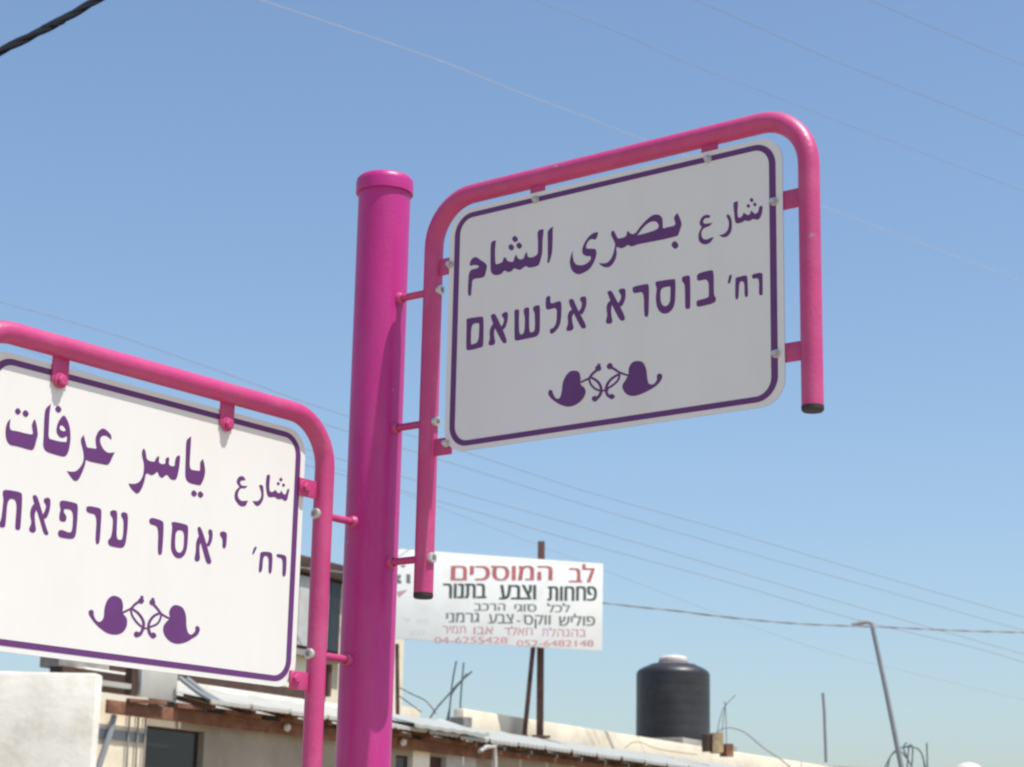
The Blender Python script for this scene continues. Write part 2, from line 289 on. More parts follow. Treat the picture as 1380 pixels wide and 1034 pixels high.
  '372.4,2500.5,1 384.6,2503.7,0 392.4,2505.8,0 399.9,2512.8,0 409.7,2518.4,0 415.1,2525.4,0 415.9,2531,1 409.2,2532.5,1 409.2,2528.1,0 405.2,2522.3,0 395.9,2516.5,0 389,2509.3,0 382.5,2507.4,0 370.5,2503.8,1',
  '417.7,2522.5,0 415.8,2518.8,0 411.1,2517.8,0 406.3,2520.2,0 404.2,2524.5,0 406.2,2528.2,0 410.9,2529.2,0 415.7,2526.8,0',
  '388,2508.1,1 391.2,2497.6,0 399.1,2487.8,0 409.6,2481,0 422,2477.8,1 422.6,2481.5,1 411,2484.4,0 402.2,2490.2,0 395.3,2498.6,0 392.5,2508.4,1',
  '390.9,2507.6,1 401.4,2502.1,0 410.2,2494.3,0 414.9,2484.7,0 413.3,2476.2,0 408.1,2471,0 401.7,2469.5,1 405,2463.6,1 412.8,2466.2,0 419.4,2473.5,0 420.9,2484.6,0 414.8,2496.6,0 404.3,2505.6,0 392.9,2511.2,1',
  '410.3,2466.4,0 408.4,2462.9,0 403.9,2461.9,0 399.2,2464.1,0 397.3,2468.2,0 399.1,2471.7,0 403.7,2472.7,0 408.3,2470.5,0',
  '478.2,2501.9,1 465.4,2507.5,0 456.4,2512.3,0 448.4,2518.5,0 439.8,2524.2,0 441.2,2528.3,1 434.6,2529.9,1 434.7,2522.1,0 445.3,2515,0 454,2508.9,0 463.9,2504.1,0 477,2498.9,1',
  '443.2,2522.3,0 441.3,2518.6,0 436.6,2517.6,0 431.9,2519.9,0 429.9,2524.2,0 431.8,2527.9,0 436.5,2528.9,0 441.2,2526.6,0',
  '455.8,2507.7,1 454.4,2498.4,0 447.9,2492,0 435.3,2485.9,0 425,2483.9,1 426.7,2480.1,1 437.7,2482.3,0 451,2488.8,0 458.6,2496.4,0 460.3,2506.6,1',
  '453.8,2507.5,1 439.3,2501.5,0 429.1,2492.2,0 425.9,2479.4,0 430.6,2468.3,0 440,2462.8,0 448.5,2463.7,1 446.2,2469.7,1 440.5,2468.4,0 435.6,2470.9,0 432,2478.9,0 434.3,2489.4,0 442.9,2497.6,0 456.6,2503.6,1',
  '446.9,2465.6,0 445.2,2462.3,0 441,2461.4,0 436.8,2463.4,0 435,2467.1,0 436.7,2470.4,0 440.9,2471.3,0 445.1,2469.3,0',
  '420.1,2478.4,1 434.4,2477.8,1 433.9,2481.1,1 419.6,2481.6,1'],
  []),
 'B_shari': (['-142.3,2338.7,1 -148.5,2336.7,0 -150.1,2331.9,0 -150.4,2319,0 -148.3,2307.5,0 -145.3,2299.8,0 -140.6,2296.9,0 -133,2297.7,0 -125.5,2299.4,0 -118.9,2296.8,0 -112.5,2297.4,0 -106.2,2298.9,0 -99.6,2296.3,0 -93.3,2299.2,0 -91.2,2306.9,0 -88.7,2317.4,0 -89,2321.1,1 -94,2318.4,0 -96.7,2310.6,0 -101.7,2307.9,0 -107.1,2311.6,0 -109.8,2314.4,1 -112.1,2309.9,0 -117.1,2308.1,0 -122.5,2310.9,0 -126.4,2312.5,1 -129.4,2309.7,0 -133.7,2307.2,0 -138.9,2308.2,0 -141.1,2313.3,0 -141.3,2325.1,0 -140.8,2335.3,0',
  '-112.1,2338.2,0 -108.1,2336.3,0 -108.1,2333.6,0 -111.7,2331.3,0 -115.7,2333,0 -115.6,2335.8,0',
  '-118.6,2328.9,0 -115,2327.2,0 -115,2324.8,0 -118.1,2322.7,0 -121.7,2324.3,0 -121.7,2326.8,0',
  '-104.4,2328.6,0 -100.7,2326.8,0 -100.8,2324.5,0 -103.9,2322.4,0 -107.6,2323.9,0 -107.5,2326.5,0',
  '-165.3,2315.6,0 -158.4,2314.9,0 -155.9,2307.2,0 -155,2293.7,0 -157.6,2286,0 -163.3,2278.7,0 -169.4,2275.5,0 -175.7,2276.7,0 -182.4,2282.9,1 -173.7,2283.4,0 -166.4,2286.4,0 -161.8,2292.6,0 -161.1,2299.9,0 -164.1,2307.6,0 -167.7,2313.4,0',
  '-203,2318.2,1 -207.7,2322.9,0 -214,2323.6,0 -220.5,2320.6,0 -224.9,2313.6,0 -223.9,2308.4,0 -219.3,2304.7,0 -218.5,2302.1,0 -225.4,2295.6,0 -228.5,2287.9,0 -227.3,2279.1,0 -221.3,2273,0 -213.6,2268.8,0 -205,2268.9,0 -199,2272.1,0 -194.1,2281,1 -202.1,2279.7,0 -210.6,2278.3,0 -217.6,2281.6,0 -220.5,2287.4,0 -218.6,2294.9,0 -213.5,2301.1,0 -203.8,2302.8,0 -197.3,2307.9,1 -205.3,2307,0 -212.7,2306.7,0 -216.1,2310.6,0 -215.1,2314.4,0 -208.5,2316.8,0'],
  []),
 'B_yasir': (['-343.1,2373.6,1 -352.1,2366,0 -353.9,2356.5,0 -353.2,2337.1,0 -352.5,2317.7,0 -351,2299.7,0 -346.1,2292.2,0 -336.3,2289.3,0 -315.4,2289.6,0 -311.4,2293.5,0 -306.1,2304.9,0 -304.4,2317,0 -307.1,2328.3,0 -311.4,2338,1 -317,2331.8,0 -317.3,2323.9,0 -317.5,2316,0 -326.2,2314.5,0 -338.3,2314.3,0 -342.3,2320.8,0 -342.9,2338.9,0 -342.8,2358.6,0',
  '-328.5,2278.2,0 -322,2274.9,0 -322,2270.6,0 -327.6,2266.7,0 -334.1,2269.7,0 -334,2274.4,0',
  '-312.8,2278.9,0 -306.3,2275.6,0 -306.3,2271.2,0 -311.9,2267.3,0 -318.5,2270.4,0 -318.4,2275,0',
  '-451.8,2331.3,0 -455.3,2324.9,0 -453.8,2316.3,0 -449.5,2305.6,0 -448.5,2293.1,0 -450.1,2282.7,0 -456.6,2272.1,0 -467.6,2266.4,0 -480.5,2264.8,1 -476.7,2259.2,0 -468,2253.1,0 -460.4,2250.6,0 -455,2254,0 -449.3,2263.8,0 -445.3,2275.9,0 -443.7,2286.3,0 -439.9,2289.5,0 -429.8,2288.1,0 -421.8,2292.6,0 -417.1,2296,0 -411.5,2289.3,0 -404.6,2287.9,0 -395.1,2294.7,0 -386.1,2289.2,0 -379.2,2288.4,0 -372.6,2290.9,0 -369.1,2300.5,0 -366.9,2315.1,0 -366.5,2330.8,0 -368.5,2334.3,0 -375,2330.5,0 -377.7,2321,0 -378,2314.5,0 -384.6,2312,0 -391.6,2314.6,0 -391.5,2323.7,0 -394.3,2326.4,0 -399.9,2322.2,0 -400.1,2314.4,0 -408.3,2311.7,0 -415.2,2314.3,0 -415,2321.4,0 -417.8,2324.1,0 -423.1,2318,0 -425.2,2313.1,0 -436.8,2312.3,0 -443.8,2315.6,0 -447.2,2326.4,0'],
  []),
 'B_arafat': (['-739.8,2327.6,1 -745.3,2321.5,0 -747.7,2311,0 -746.9,2299.6,0 -743,2290.4,0 -735.5,2285.3,0 -722.4,2285.6,0 -692.3,2284.6,0 -687.5,2289.8,0 -684.3,2302.8,0 -682.5,2311.8,0 -685.7,2325.8,0 -691.2,2336.4,0 -695.6,2326.8,0 -693.9,2318.4,0 -693.2,2311.3,0 -707.3,2310,0 -724.9,2310.3,0 -737.2,2310.1,0 -740.4,2316.7,0',
  '-727,2348.6,0 -721.3,2345.6,0 -721.2,2341.5,0 -725.9,2337.8,0 -731.5,2340.5,0 -731.6,2344.9,0',
  '-711.1,2348.4,0 -705.1,2345.3,0 -705,2340.9,0 -709.9,2337,0 -715.9,2339.9,0 -716,2344.6,0',
  '-660.1,2368.9,1 -668.4,2361.4,0 -671.3,2353.4,0 -671.4,2335.8,0 -670.2,2314.2,0 -669.4,2296.8,0 -664.1,2289.1,0 -653.1,2286.7,0 -625.6,2285.8,0 -618.8,2290.7,0 -615.1,2301,0 -613.9,2317.4,0 -616.5,2334.7,0 -622.2,2346.9,0 -630.4,2354.9,0 -635.6,2351.7,0 -641.9,2341.6,0 -644.6,2330.8,0 -642.8,2322.3,0 -635.9,2317,0 -628.7,2317.6,0 -621.6,2321.1,0 -621.7,2311.5,1 -635.2,2309.7,0 -649.9,2309.9,0 -659.1,2311.9,0 -660.9,2330.5,0 -661.5,2355.4,0',
  '-644.6,2369.1,0 -638.4,2365.9,0 -638.3,2361.5,0 -643.5,2357.5,0 -649.6,2360.4,0 -649.7,2365.1,0',
  '-586.2,2330,1 -591.2,2323.1,0 -590.5,2315.8,0 -585.8,2304.9,0 -582.7,2292.1,0 -584.5,2281.4,0 -592.7,2269.6,0 -601.5,2264.4,0 -616.1,2262.6,1 -608,2255.2,0 -600.2,2249.9,0 -593.7,2250.3,0 -587.9,2257.2,0 -581.7,2271.5,0 -578.2,2284,0 -577.7,2288.5,0 -566.4,2287.6,0 -543.7,2287.9,0 -530.4,2288.8,0 -525.1,2294.2,0 -520.3,2304.8,0 -516.2,2313.1,1 -530.4,2309.8,0 -540.3,2313.2,0 -547.6,2320.8,0 -550.3,2329.3,0 -546.1,2336.1,0 -536.7,2337.9,0 -525.8,2333.2,1 -527.4,2341.2,0 -537.6,2347.5,0 -546.3,2348.9,0 -555.2,2341.9,0 -559.9,2330.5,0 -559,2320.2,0 -557.3,2312.3,0 -568.5,2311,0 -577,2310.9,0 -581.5,2319,0'],
  ['-634.3,2337.9,0 -628.5,2335.3,0 -625.3,2330.8,0 -629.7,2328.4,0 -636.2,2329.4,0 -638.5,2334.1,0']),
 'B_arafat_hebrew': (['-743.5,2207.9,2 -738,2211.2,2 -708.8,2212,2 -703.5,2208.1,2 -702.2,2155.6,2 -703.6,2149.8,2 -711.4,2149.4,2 -713.2,2153.9,2 -713.3,2198.5,2 -732.8,2197.7,2 -732.3,2154.2,2 -734.7,2149.1,2 -743.3,2148.6,2 -745.9,2155.2,2 -741.6,2160.6,2 -740.4,2196.5,2 -742.7,2200,2',
  '-683.9,2210.5,2 -676.1,2212.6,2 -670.4,2205.5,2 -660.3,2184.5,2 -650.1,2161.9,2 -644.2,2153.1,2 -646.9,2149.5,2 -654,2150.9,2 -660.3,2163.6,2 -669,2181.5,2 -678.6,2197.7,2',
  '-678.7,2198.5,2 -684.7,2188.7,2 -685.2,2177.4,2 -680.4,2165.3,2 -685.3,2155,2 -682.9,2150.5,2 -674.9,2149.3,2 -670.3,2154,2 -673.6,2166.4,2 -676.3,2180.4,2 -671.9,2190.7,2 -669,2191.2,2',
  '-659.7,2208.8,2 -650.9,2212.7,2 -645.6,2209.5,2 -645.2,2195,2 -648.9,2181.4,2 -654.4,2175,2 -660,2181.3,2 -654.8,2190.2,2 -653.6,2198.5,2 -659.2,2204.1,2',
  '-626.2,2209.4,2 -620.4,2212.8,2 -591.5,2212.6,2 -587.4,2209.1,2 -586.6,2183,2 -587.3,2156.7,2 -595,2150.7,2 -620.6,2150.2,2 -625,2153.6,2 -624.6,2160.9,2 -617.8,2163.6,2 -601,2160.4,2 -595.3,2165.3,2 -596.5,2199.5,2 -616.1,2199.6,2 -616.5,2193,2 -609.8,2187.6,2 -610,2179.4,2 -615.9,2176.8,2 -624.2,2178,2 -625.2,2188.4,2 -623,2196.9,2 -626,2202.9,2',
  '-569.2,2209.6,2 -563.2,2212.2,2 -541,2212.4,2 -536,2209.1,2 -535.5,2187.6,2 -535.3,2154.5,2 -539.5,2149.8,2 -545.1,2153.1,2 -545.2,2200.1,2 -565.2,2200.3,2 -569.3,2203.8,2',
  '-517.3,2210.4,2 -510.1,2214,2 -501.3,2212.9,2 -500.6,2192.9,2 -499.2,2164.8,2 -487.3,2164.9,2 -485,2175.2,2 -486.1,2200.2,2 -492.7,2205.9,2 -492,2212.7,2 -483,2214.1,2 -477.2,2210.8,2 -476.2,2186.6,2 -478.2,2159.5,2 -484,2152,2 -496.9,2151,2 -515.2,2151.6,2 -518.1,2160.3,2 -511.2,2166.3,2 -509.3,2181.6,2 -509.9,2199.8,2 -516.3,2203.8,2'],
  []),
 'B_yasir_hebrew': (['-428.7,2210.3,2 -422.5,2214.3,2 -400.1,2212.8,2 -394.4,2208.6,2 -394.1,2156.9,2 -397.6,2151.5,2 -404.8,2153.4,2 -406.2,2200.9,2 -424.1,2202.1,2 -428.2,2204.5,2',
  '-377.5,2212.3,2 -372.4,2215,2 -342.8,2214.6,2 -336.5,2211.5,2 -336.2,2173.2,2 -342.2,2158.3,2 -353.8,2151.6,2 -366,2153.9,2 -374.9,2165.6,2 -375.4,2187.5,2 -374.3,2205.7,2',
  '-315.5,2213.7,2 -308.8,2215.7,2 -302.7,2208.5,2 -293.1,2191.6,2 -281.5,2166.8,2 -275.7,2156.4,2 -281.7,2151.5,2 -288.7,2153.6,2 -295.3,2166.9,2 -305.2,2187.8,2 -311.7,2201,2',
  '-310.3,2200.2,2 -316.5,2186.1,2 -315.3,2170.1,2 -317.8,2157.7,2 -316.1,2152.9,2 -307.9,2153,2 -304.2,2158.5,2 -306.5,2169.4,2 -307.6,2183.4,2 -301.4,2191.4,2',
  '-287.9,2213.7,2 -279.7,2215,2 -276.8,2206.2,2 -278.1,2193.8,2 -284.1,2182.7,2 -291.2,2184.7,2 -286.4,2194.6,2 -285.7,2202.8,2 -288,2207.6,2',
  '-260,2212.8,2 -251.8,2216.1,2 -242.7,2214.4,2 -242,2205.2,2 -242.7,2188.7,2 -246.6,2185,2 -251.8,2186.3,2 -252.1,2201.7,2 -259,2206.8,2'],
  ['-365.9,2201,2 -345.9,2203,2 -344.9,2174,2 -348.2,2165.4,2 -354.6,2161.5,2 -362.3,2164.4,2 -365.9,2174.9,2']),
 'B_rech': (['-172,2198.8,2 -164.8,2200.9,2 -168.6,2192,2 -173.8,2184,2 -176.8,2185.6,2',
  '-155.5,2192.8,2 -129.3,2195.5,2 -123.6,2191.1,2 -123.8,2159.5,2 -127.9,2154.8,2 -132.5,2157.3,2 -133.6,2186.5,2 -147.8,2186.6,2 -148.7,2158.3,2 -154.1,2153.4,2 -158.2,2157,2 -156.2,2182.3,2',
  '-114.3,2193.4,2 -107,2195.1,2 -90.5,2194.7,2 -86.6,2189.9,2 -86.5,2158.2,2 -92.2,2154.3,2 -96.3,2156.9,2 -96.6,2188.1,2 -112.5,2188.4,2'],
  []),
 'B_ornament': (['-492.9,2068.9,0 -480.7,2065.8,0 -475.1,2056.5,0 -473.8,2042,0 -464.7,2033.9,0 -463.6,2021.2,0 -472.1,2009.3,0 -488.3,2003.9,0 -507.3,2005.4,0 -526.9,2014.1,0 -540.6,2024.2,0 -548.4,2033.2,0 -545.5,2038.9,0 -538.4,2038,0 -536.5,2030.1,0 -530,2022.7,0 -521.7,2021.9,0 -515.4,2029.8,0 -514.6,2046.2,0 -509.9,2059.5,0 -502.2,2066.8,0',
  '-354.2,2070.2,0 -338.8,2067.3,0 -330.1,2055.1,0 -327.3,2036.6,0 -322.6,2025.8,0 -314.7,2022.9,0 -306.2,2029.5,0 -305.6,2037.1,0 -300.6,2039.6,0 -295,2034.5,0 -299.4,2024.6,0 -311.6,2016.6,0 -326.3,2008.5,0 -346.2,2003.6,0 -364.1,2006.3,0 -377.4,2016,0 -381,2028.7,0 -374.3,2038.7,0 -367.3,2045.2,0 -369.5,2056.1,0 -364,2066.2,0',
  '-474,2040.9,1 -462.4,2046.9,0 -454.9,2050.4,0 -446.9,2058.3,0 -437.7,2064.4,0 -430.5,2070.1,0 -431.5,2076.9,1 -438.2,2075.4,1 -436.4,2071.4,0 -441.5,2067.5,0 -450.7,2061,0 -458.3,2053,0 -464.7,2049.7,0 -476.1,2043.5,1',
  '-428.6,2068.4,0 -430.2,2064.7,0 -434.7,2062.6,0 -439.4,2063.5,0 -441.6,2066.8,0 -440,2070.5,0 -435.5,2072.5,0 -430.8,2071.7,0',
  '-459.1,2049.8,1 -455.2,2039.8,0 -445.6,2030.4,0 -435,2024,0 -423.5,2019.7,1 -421.2,2022.9,1 -432.3,2027,0 -442.2,2033,0 -451.2,2041.6,0 -454.8,2051,1',
  '-455.5,2049.9,1 -443.4,2045,0 -433.7,2037.3,0 -429.1,2028.7,0 -431.4,2018.4,0 -436,2011.8,0 -441.6,2011,1 -439.8,2005.4,1 -431.1,2008,0 -424.9,2017.3,0 -422.7,2029.6,0 -428.6,2040.1,0 -439.8,2048.4,0 -452.9,2053.4,1',
  '-433.1,2010.3,0 -434.8,2006.5,0 -439.4,2004.5,0 -444.3,2005.5,0 -446.6,2008.9,0 -444.9,2012.7,0 -440.3,2014.7,0 -435.4,2013.7,0',
  '-366.4,2046.3,1 -379,2050,0 -386.1,2052.7,0 -393.8,2059.2,0 -402.8,2065.7,0 -407.3,2069.6,0 -404.5,2075.3,1 -411.1,2076.3,1 -413.6,2068.3,0 -407.3,2062.3,0 -397.9,2056.1,0 -389.5,2049.6,0 -381.2,2046.7,0 -368.2,2043.3,1',
  '-403,2068.9,0 -404.6,2065.2,0 -409.2,2063.1,0 -414,2064,0 -416.2,2067.3,0 -414.6,2071.1,0 -410,2073.1,0 -405.2,2072.2,0',
  '-389.7,2052.2,1 -391.6,2041.2,0 -398.8,2032.7,0 -413.8,2026.6,1 -411.9,2023.6,1 -395.9,2030.2,0 -387.2,2040.3,0 -385.1,2052.1,1',
  '-391.6,2053.4,1 -405.4,2047.1,0 -415.3,2036,0 -418,2024.5,0 -413.7,2012.7,0 -403.4,2007.7,0 -394.9,2011.6,1 -399.3,2016.2,1 -402.6,2013.3,0 -407.7,2015.8,0 -411.6,2025.2,0 -409.7,2034.6,0 -401.6,2044.2,0 -389.1,2050.2,1',
  '-396,2012.5,0 -397.7,2008.7,0 -402.4,2006.7,0 -407.4,2007.6,0 -409.7,2011,0 -408,2014.9,0 -403.3,2016.9,0 -398.3,2015.9,0',
  '-427.1,2019.8,1 -411.3,2021.6,1 -411.6,2024.5,1 -427.3,2022.7,1'],
  []),
}

# ------------------------------------------------------------------ setting: ground, road, pavement
def sheet(name, x0, y0, x1, y1, z, m):
    bm = bmesh.new()
    bm.faces.new([bm.verts.new(p) for p in ((x0, y0, z), (x1, y0, z), (x1, y1, z), (x0, y1, z))])
    o = mesh_obj(name, bm, m, smooth=0)
    tag(o, kind='structure')
    return o
sheet('ground', -900, -900, 900, 900, -0.004, M_dirt)
sheet('road', -60, 5.6, 60, 12.4, 0.0, M_asphalt)
bm = bmesh.new(); add_box(bm, (0, 1.9, 0.065), (60, 7.1, 0.13))
tag(mesh_obj('pavement', bm, M_paving, smooth=0), kind='structure')
bm = bmesh.new()
for k in range(60): add_box(bm, (-29.5 + k, 5.53, 0.067), (0.985, 0.14, 0.142), bevel=0.012)
tag(mesh_obj('kerb', bm, M_kerb), kind='structure')
bm = bmesh.new()
for k in range(20): add_box(bm, (-38 + 4 * k, 9.0, 0.004), (2.0, 0.12, 0.003))
tag(mesh_obj('road_marking', bm, M_white, smooth=0), kind='structure')

# ------------------------------------------------------------------ street sign post
PX, PY, PR = -0.2675, 3.9, 0.0528
POLE_TOP = 2.977
post = empty('street_sign_post', (PX, PY, 0.13))
tag(post, 'tall magenta pink pole carrying two framed bilingual street name plates', 'street sign')
Z0 = 0.13
bm = bmesh.new()
add_lathe(bm, [(0, 0.0), (PR, 0.0), (PR, POLE_TOP - Z0)], seg=64)
mesh_obj('pole', bm, M_pink, post)
bm = bmesh.new()
zc = POLE_TOP - Z0
add_lathe(bm, [(PR + .0005, zc - .010), (PR + .0054, zc - .009), (PR + .0055, zc - .004), (PR + .0058, zc + .012), (PR + .0045, zc + .020), (PR - .001, zc + .026), (PR - .016, zc + .031), (0, zc + .033)], seg=64)
mesh_obj('pole_cap', bm, M_pink, post)
bm = bmesh.new()
add_box(bm, (0, 0, 0.008), (0.26, 0.26, 0.014), bevel=0.002)
bp = mesh_obj('base_plate', bm, M_pink, post)
for sx in (-1, 1):
    for sy in (-1, 1):
        bm = bmesh.new()
        add_lathe(bm, [(0, .034), (.007, .034), (.007, .024), (.014, .024), (.014, .0155), (0, .0155)], (sx * .1, sy * .1, 0), seg=12)
        mesh_obj('anchor_bolt', bm, M_zinc, bp)

def parse(s):
    return [(float(a) / 1000, float(b) / 1000, int(c)) for a, b, c in (t.split(',') for t in s.split())]
def smooth_poly(P):
    if P[0][2] == 2:                       # straight strokes with softly rounded corners
        pts = [(a, b) for a, b, _ in P]
        for k in range(2):
            q = []; n = len(pts)
            for i in range(n):
                (ax, ay), (bx, by) = pts[i], pts[(i + 1) % n]
                f = .22
                q += [(ax + (bx - ax) * f, ay + (by - ay) * f), (ax + (bx - ax) * (1 - f), ay + (by - ay) * (1 - f))]
            pts = q
        return pts
    out = []; n = len(P)
    for i in range(n):
        p0, p1, p2, p3 = P[i - 1], P[i], P[(i + 1) % n], P[(i + 2) % n]
        a = (p1[0], p1[1]); b = (p2[0], p2[1])
        ta = (0, 0) if p1[2] == 1 else ((p2[0] - p0[0]) / 2, (p2[1] - p0[1]) / 2)
        tb = (0, 0) if p2[2] == 1 else ((p3[0] - p1[0]) / 2, (p3[1] - p1[1]) / 2)
        L = math.hypot(b[0] - a[0], b[1] - a[1])
        for v in (0, 1):
            t = (ta, tb)[v]; l = math.hypot(*t)
            if l > L * 1.1: t = (t[0] * L * 1.1 / l, t[1] * L * 1.1 / l)
            if v: tb = t
            else: ta = t
        for k in range(4):
            s = k / 4
            h1 = 2*s**3 - 3*s*s + 1; h2 = s**3 - 2*s*s + s; h3 = -2*s**3 + 3*s*s; h4 = s**3 - s*s
            out.append((h1*a[0] + h2*ta[0] + h3*b[0] + h4*tb[0], h1*a[1] + h2*ta[1] + h3*b[1] + h4*tb[1]))
    return out
def flat_letters(bm, shapes, holes, y0, y1):
    "thin vinyl: union of the outlines minus the holes, front face at y0, back at y1"
    verts = []; faces = []; nh = len(shapes)
    for L in shapes + holes:
        if sum(a[0] * b[1] - b[0] * a[1] for a, b in zip(L, L[1:] + L[:1])) < 0: L = L[::-1]
        s = len(verts); verts += [Vector(p) for p in L]; faces.append(list(range(s, len(verts))))
    v, e, f, ov, oe, of = delaunay_2d_cdt(verts, [], faces, 1, 1e-6)
    keep = [t for t, o in zip(f, of) if o and not any(k >= nh for k in o)]
    front = {}; back = {}
    def gv(d, i, y):
        if i not in d: d[i] = bm.verts.new((v[i].x, y, v[i].y))
        return d[i]
    ed = {}
    for t in keep:
        try: bm.faces.new([gv(front, i, y0) for i in t])
        except ValueError: continue
        for a, b in zip(t, t[1:] + t[:1]): ed[(a, b)] = 1
    for a, b in ed:
        if (b, a) not in ed:
            try: bm.faces.new((gv(front, a, y0), gv(back, a, y1), gv(back, b, y1), gv(front, b, y0)))
            except ValueError: pass

def make_sign(sx, ang, leg_xy, zt, plate_y, words, fr_label, pn_label):
    "frame of bent tube with its plate. local x = viewer's right, y = away, z up; sx = side of the pole it stands on; zt = height of the border's top line"
    fo = empty('frame_axis', (leg_xy[0] - PX, leg_xy[1] - PY, -Z0), ang)
    Mx = Matrix.Translation(fo.location) @ Matrix.Rotation(ang, 4, 'Z')
    bpy.data.objects.remove(fo)
    TR = 0.0188
    def X(u): return sx * u
    # bent tube
    rb = 0.095; zt_t = zt + 0.0455; uo = 0.849; ui = .0042 if sx > 0 else .0008; zi = zt - 0.741; zo = zt - 0.486
    path = [(ui, zi), (ui, (zi + zt_t - rb) / 2), (ui, zt_t - rb)]
    for k in range(1, 13):
        a = R(180 - 90 * k / 12); path.append((ui + rb + rb * math.cos(a), zt_t - rb + rb * math.sin(a)))
    path.append((uo / 2, zt_t)); path.append((uo - rb, zt_t))
    for k in range(1, 13):
        a = R(90 - 90 * k / 12); path.append((uo - rb + rb * math.cos(a), zt_t - rb + rb * math.sin(a)))
    path.append((uo, (zt_t - rb + zo) / 2)); path.append((uo, zo))
    bm = bmesh.new()
    add_tube(bm, [(X(u), 0, z) for u, z in path], TR, seg=32, caps=False)
    fr = mesh_obj('sign_frame', bm, M_frame, post)
    fr.matrix_local = Mx
    fr['label'] = fr_label
    for u, z in ((ui, zi), (uo, zo)):
        bm = bmesh.new()
        add_lathe(bm, [(0, -.004), (TR - .002, -.004), (TR + .0003, -.001), (TR + .0003, .006), (TR - .003, .006)], (X(u), 0, z), seg=24)
        mesh_obj('end_cap', bm, M_rubber, fr)
    # rods from the pole through the inner leg
    d_pole = math.hypot(leg_xy[0] - PX, leg_xy[1] - PY)
    for dz in (-.139, -.404, -.669):
        bm = bmesh.new()
        u0 = -(d_pole - PR + .004)
        add_tube(bm, [(X(u0), 0, zt + dz), (X(-.010), 0, zt + dz)], .0072, seg=16)
        # weld bead at the pole
        add_lathe(bm, [(0, -.004), (.0125, -.003), (.0115, .003), (.0085, .007)], seg=16, M=Matrix.Translation((X(u0 + .006), 0, zt + dz)) @ Matrix.Rotation(R(90) * sx, 4, 'Y'))
        mesh_obj('connecting_rod', bm, M_frame, fr)
        bm = bmesh.new()
        Mn = Matrix.Translation((X(ui + TR - .003), -.001, zt + dz)) @ Matrix.Rotation(R(90) * sx, 4, 'Y')
        add_lathe(bm, [(.0100, 0), (.0105, .004), (.0098, .0085), (.0058, .0092), (.0052, .004), (0, .004)], seg=20, M=Mn)
        mesh_obj('rod_nut', bm, M_zinc, fr)
    # plate
    bx0, bx1, bz0, bz1 = .0688, .780, zt - .4565, zt - .0005
    pl = [(X(x), z) for x, z in rrect(bx0 - .019, bz0 - .0145, bx1 + .020, bz1 + .0145, .047, 10)]
    bm = bmesh.new(); prism(bm, pl, plate_y, plate_y + .0022)
    pn = mesh_obj('sign_plate', bm, [M_white, M_edge], post, smooth=30)
    for p in pn.data.polygons:
        if abs(p.normal.y) < 0.5: p.material_index = 1
    pn.matrix_local = Mx
    pn['label'] = pn_label
    bv, bh = .0066, .0052
    o_ = [(X(x), z) for x, z in rrect(bx0 - bv, bz0 - bh, bx1 + bv, bz1 + bh, .043, 10)]
    i_ = [(X(x), z) for x, z in rrect(bx0 + bv, bz0 + bh, bx1 - bv, bz1 - bh, .031, 10)]
    bm = bmesh.new(); flat_letters(bm, [o_], [i_], plate_y - .0005, plate_y - .0001)
    mesh_obj('border_line', bm, M_purple, pn, smooth=0)
    for nm, keys in words:
        for k in keys:
            bm = bmesh.new()
            s, h = GLYPHS[k]
            flat_letters(bm, [smooth_poly(parse(t)) for t in s], [smooth_poly(parse(t)) for t in h], plate_y - .0005, plate_y - .0001)
            mesh_obj(nm, bm, M_purple, pn, smooth=0)
    # flat tabs and bolts: tabs behind a plate that stands forward, in front of one set back
    fwd_plate = plate_y < 0
    ty0, ty1 = (plate_y + .0024, plate_y + .0064) if fwd_plate else (plate_y - .0050, plate_y - .0007)
    hy = plate_y if fwd_plate else ty0
    tabs = []
    for u in (.2615, .6485): tabs.append(((u, zt_t - .008), (u, zt - .016), (u, zt - (.001 if fwd_plate else .012))))
    tabs.append(((.010, zt - .0935), (.066, zt - .0935), (.0525, zt - .0935)))
    tabs.append(((.010, zt - .4555), (.066, zt - .4555), (.0555, zt - .4520)))
    for dz in (-.108, -.3815): tabs.append(((uo - .008, zt + dz), (.772, zt + dz), (.7835, zt + dz)))
    for (a, b, c) in tabs:
        bm = bmesh.new()
        cx, cz = (a[0] + b[0]) / 2, (a[1] + b[1]) / 2
        L = math.hypot(a[0] - b[0], a[1] - b[1])
        vert = abs(a[0] - b[0]) < 1e-4
        hw = .034
        add_box(bm, (X(cx), (ty0 + ty1) / 2, cz), (hw if vert else L, ty1 - ty0, L if vert else hw), bevel=.0008)
        mesh_obj('mounting_tab', bm, M_frame, fr)
        bm = bmesh.new()
        rr = .0078 if fwd_plate else .0135
        Mb = Matrix.Translation((X(c[0]), hy, c[1])) @ Matrix.Rotation(R(90), 4, 'X')
        add_lathe(bm, [(rr, -.001), (rr, .0016), (rr * .94, .0030), (rr * .5, .0034)], seg=20, M=Mb)
        add_lathe(bm, [(rr * .70, .0031), (rr * .70, .0090), (rr * .58, .0104), (0, .0108)], seg=6, M=Mb)
        mesh_obj('bolt', bm, M_zinc if fwd_plate else M_frame, pn)
    return fr, pn

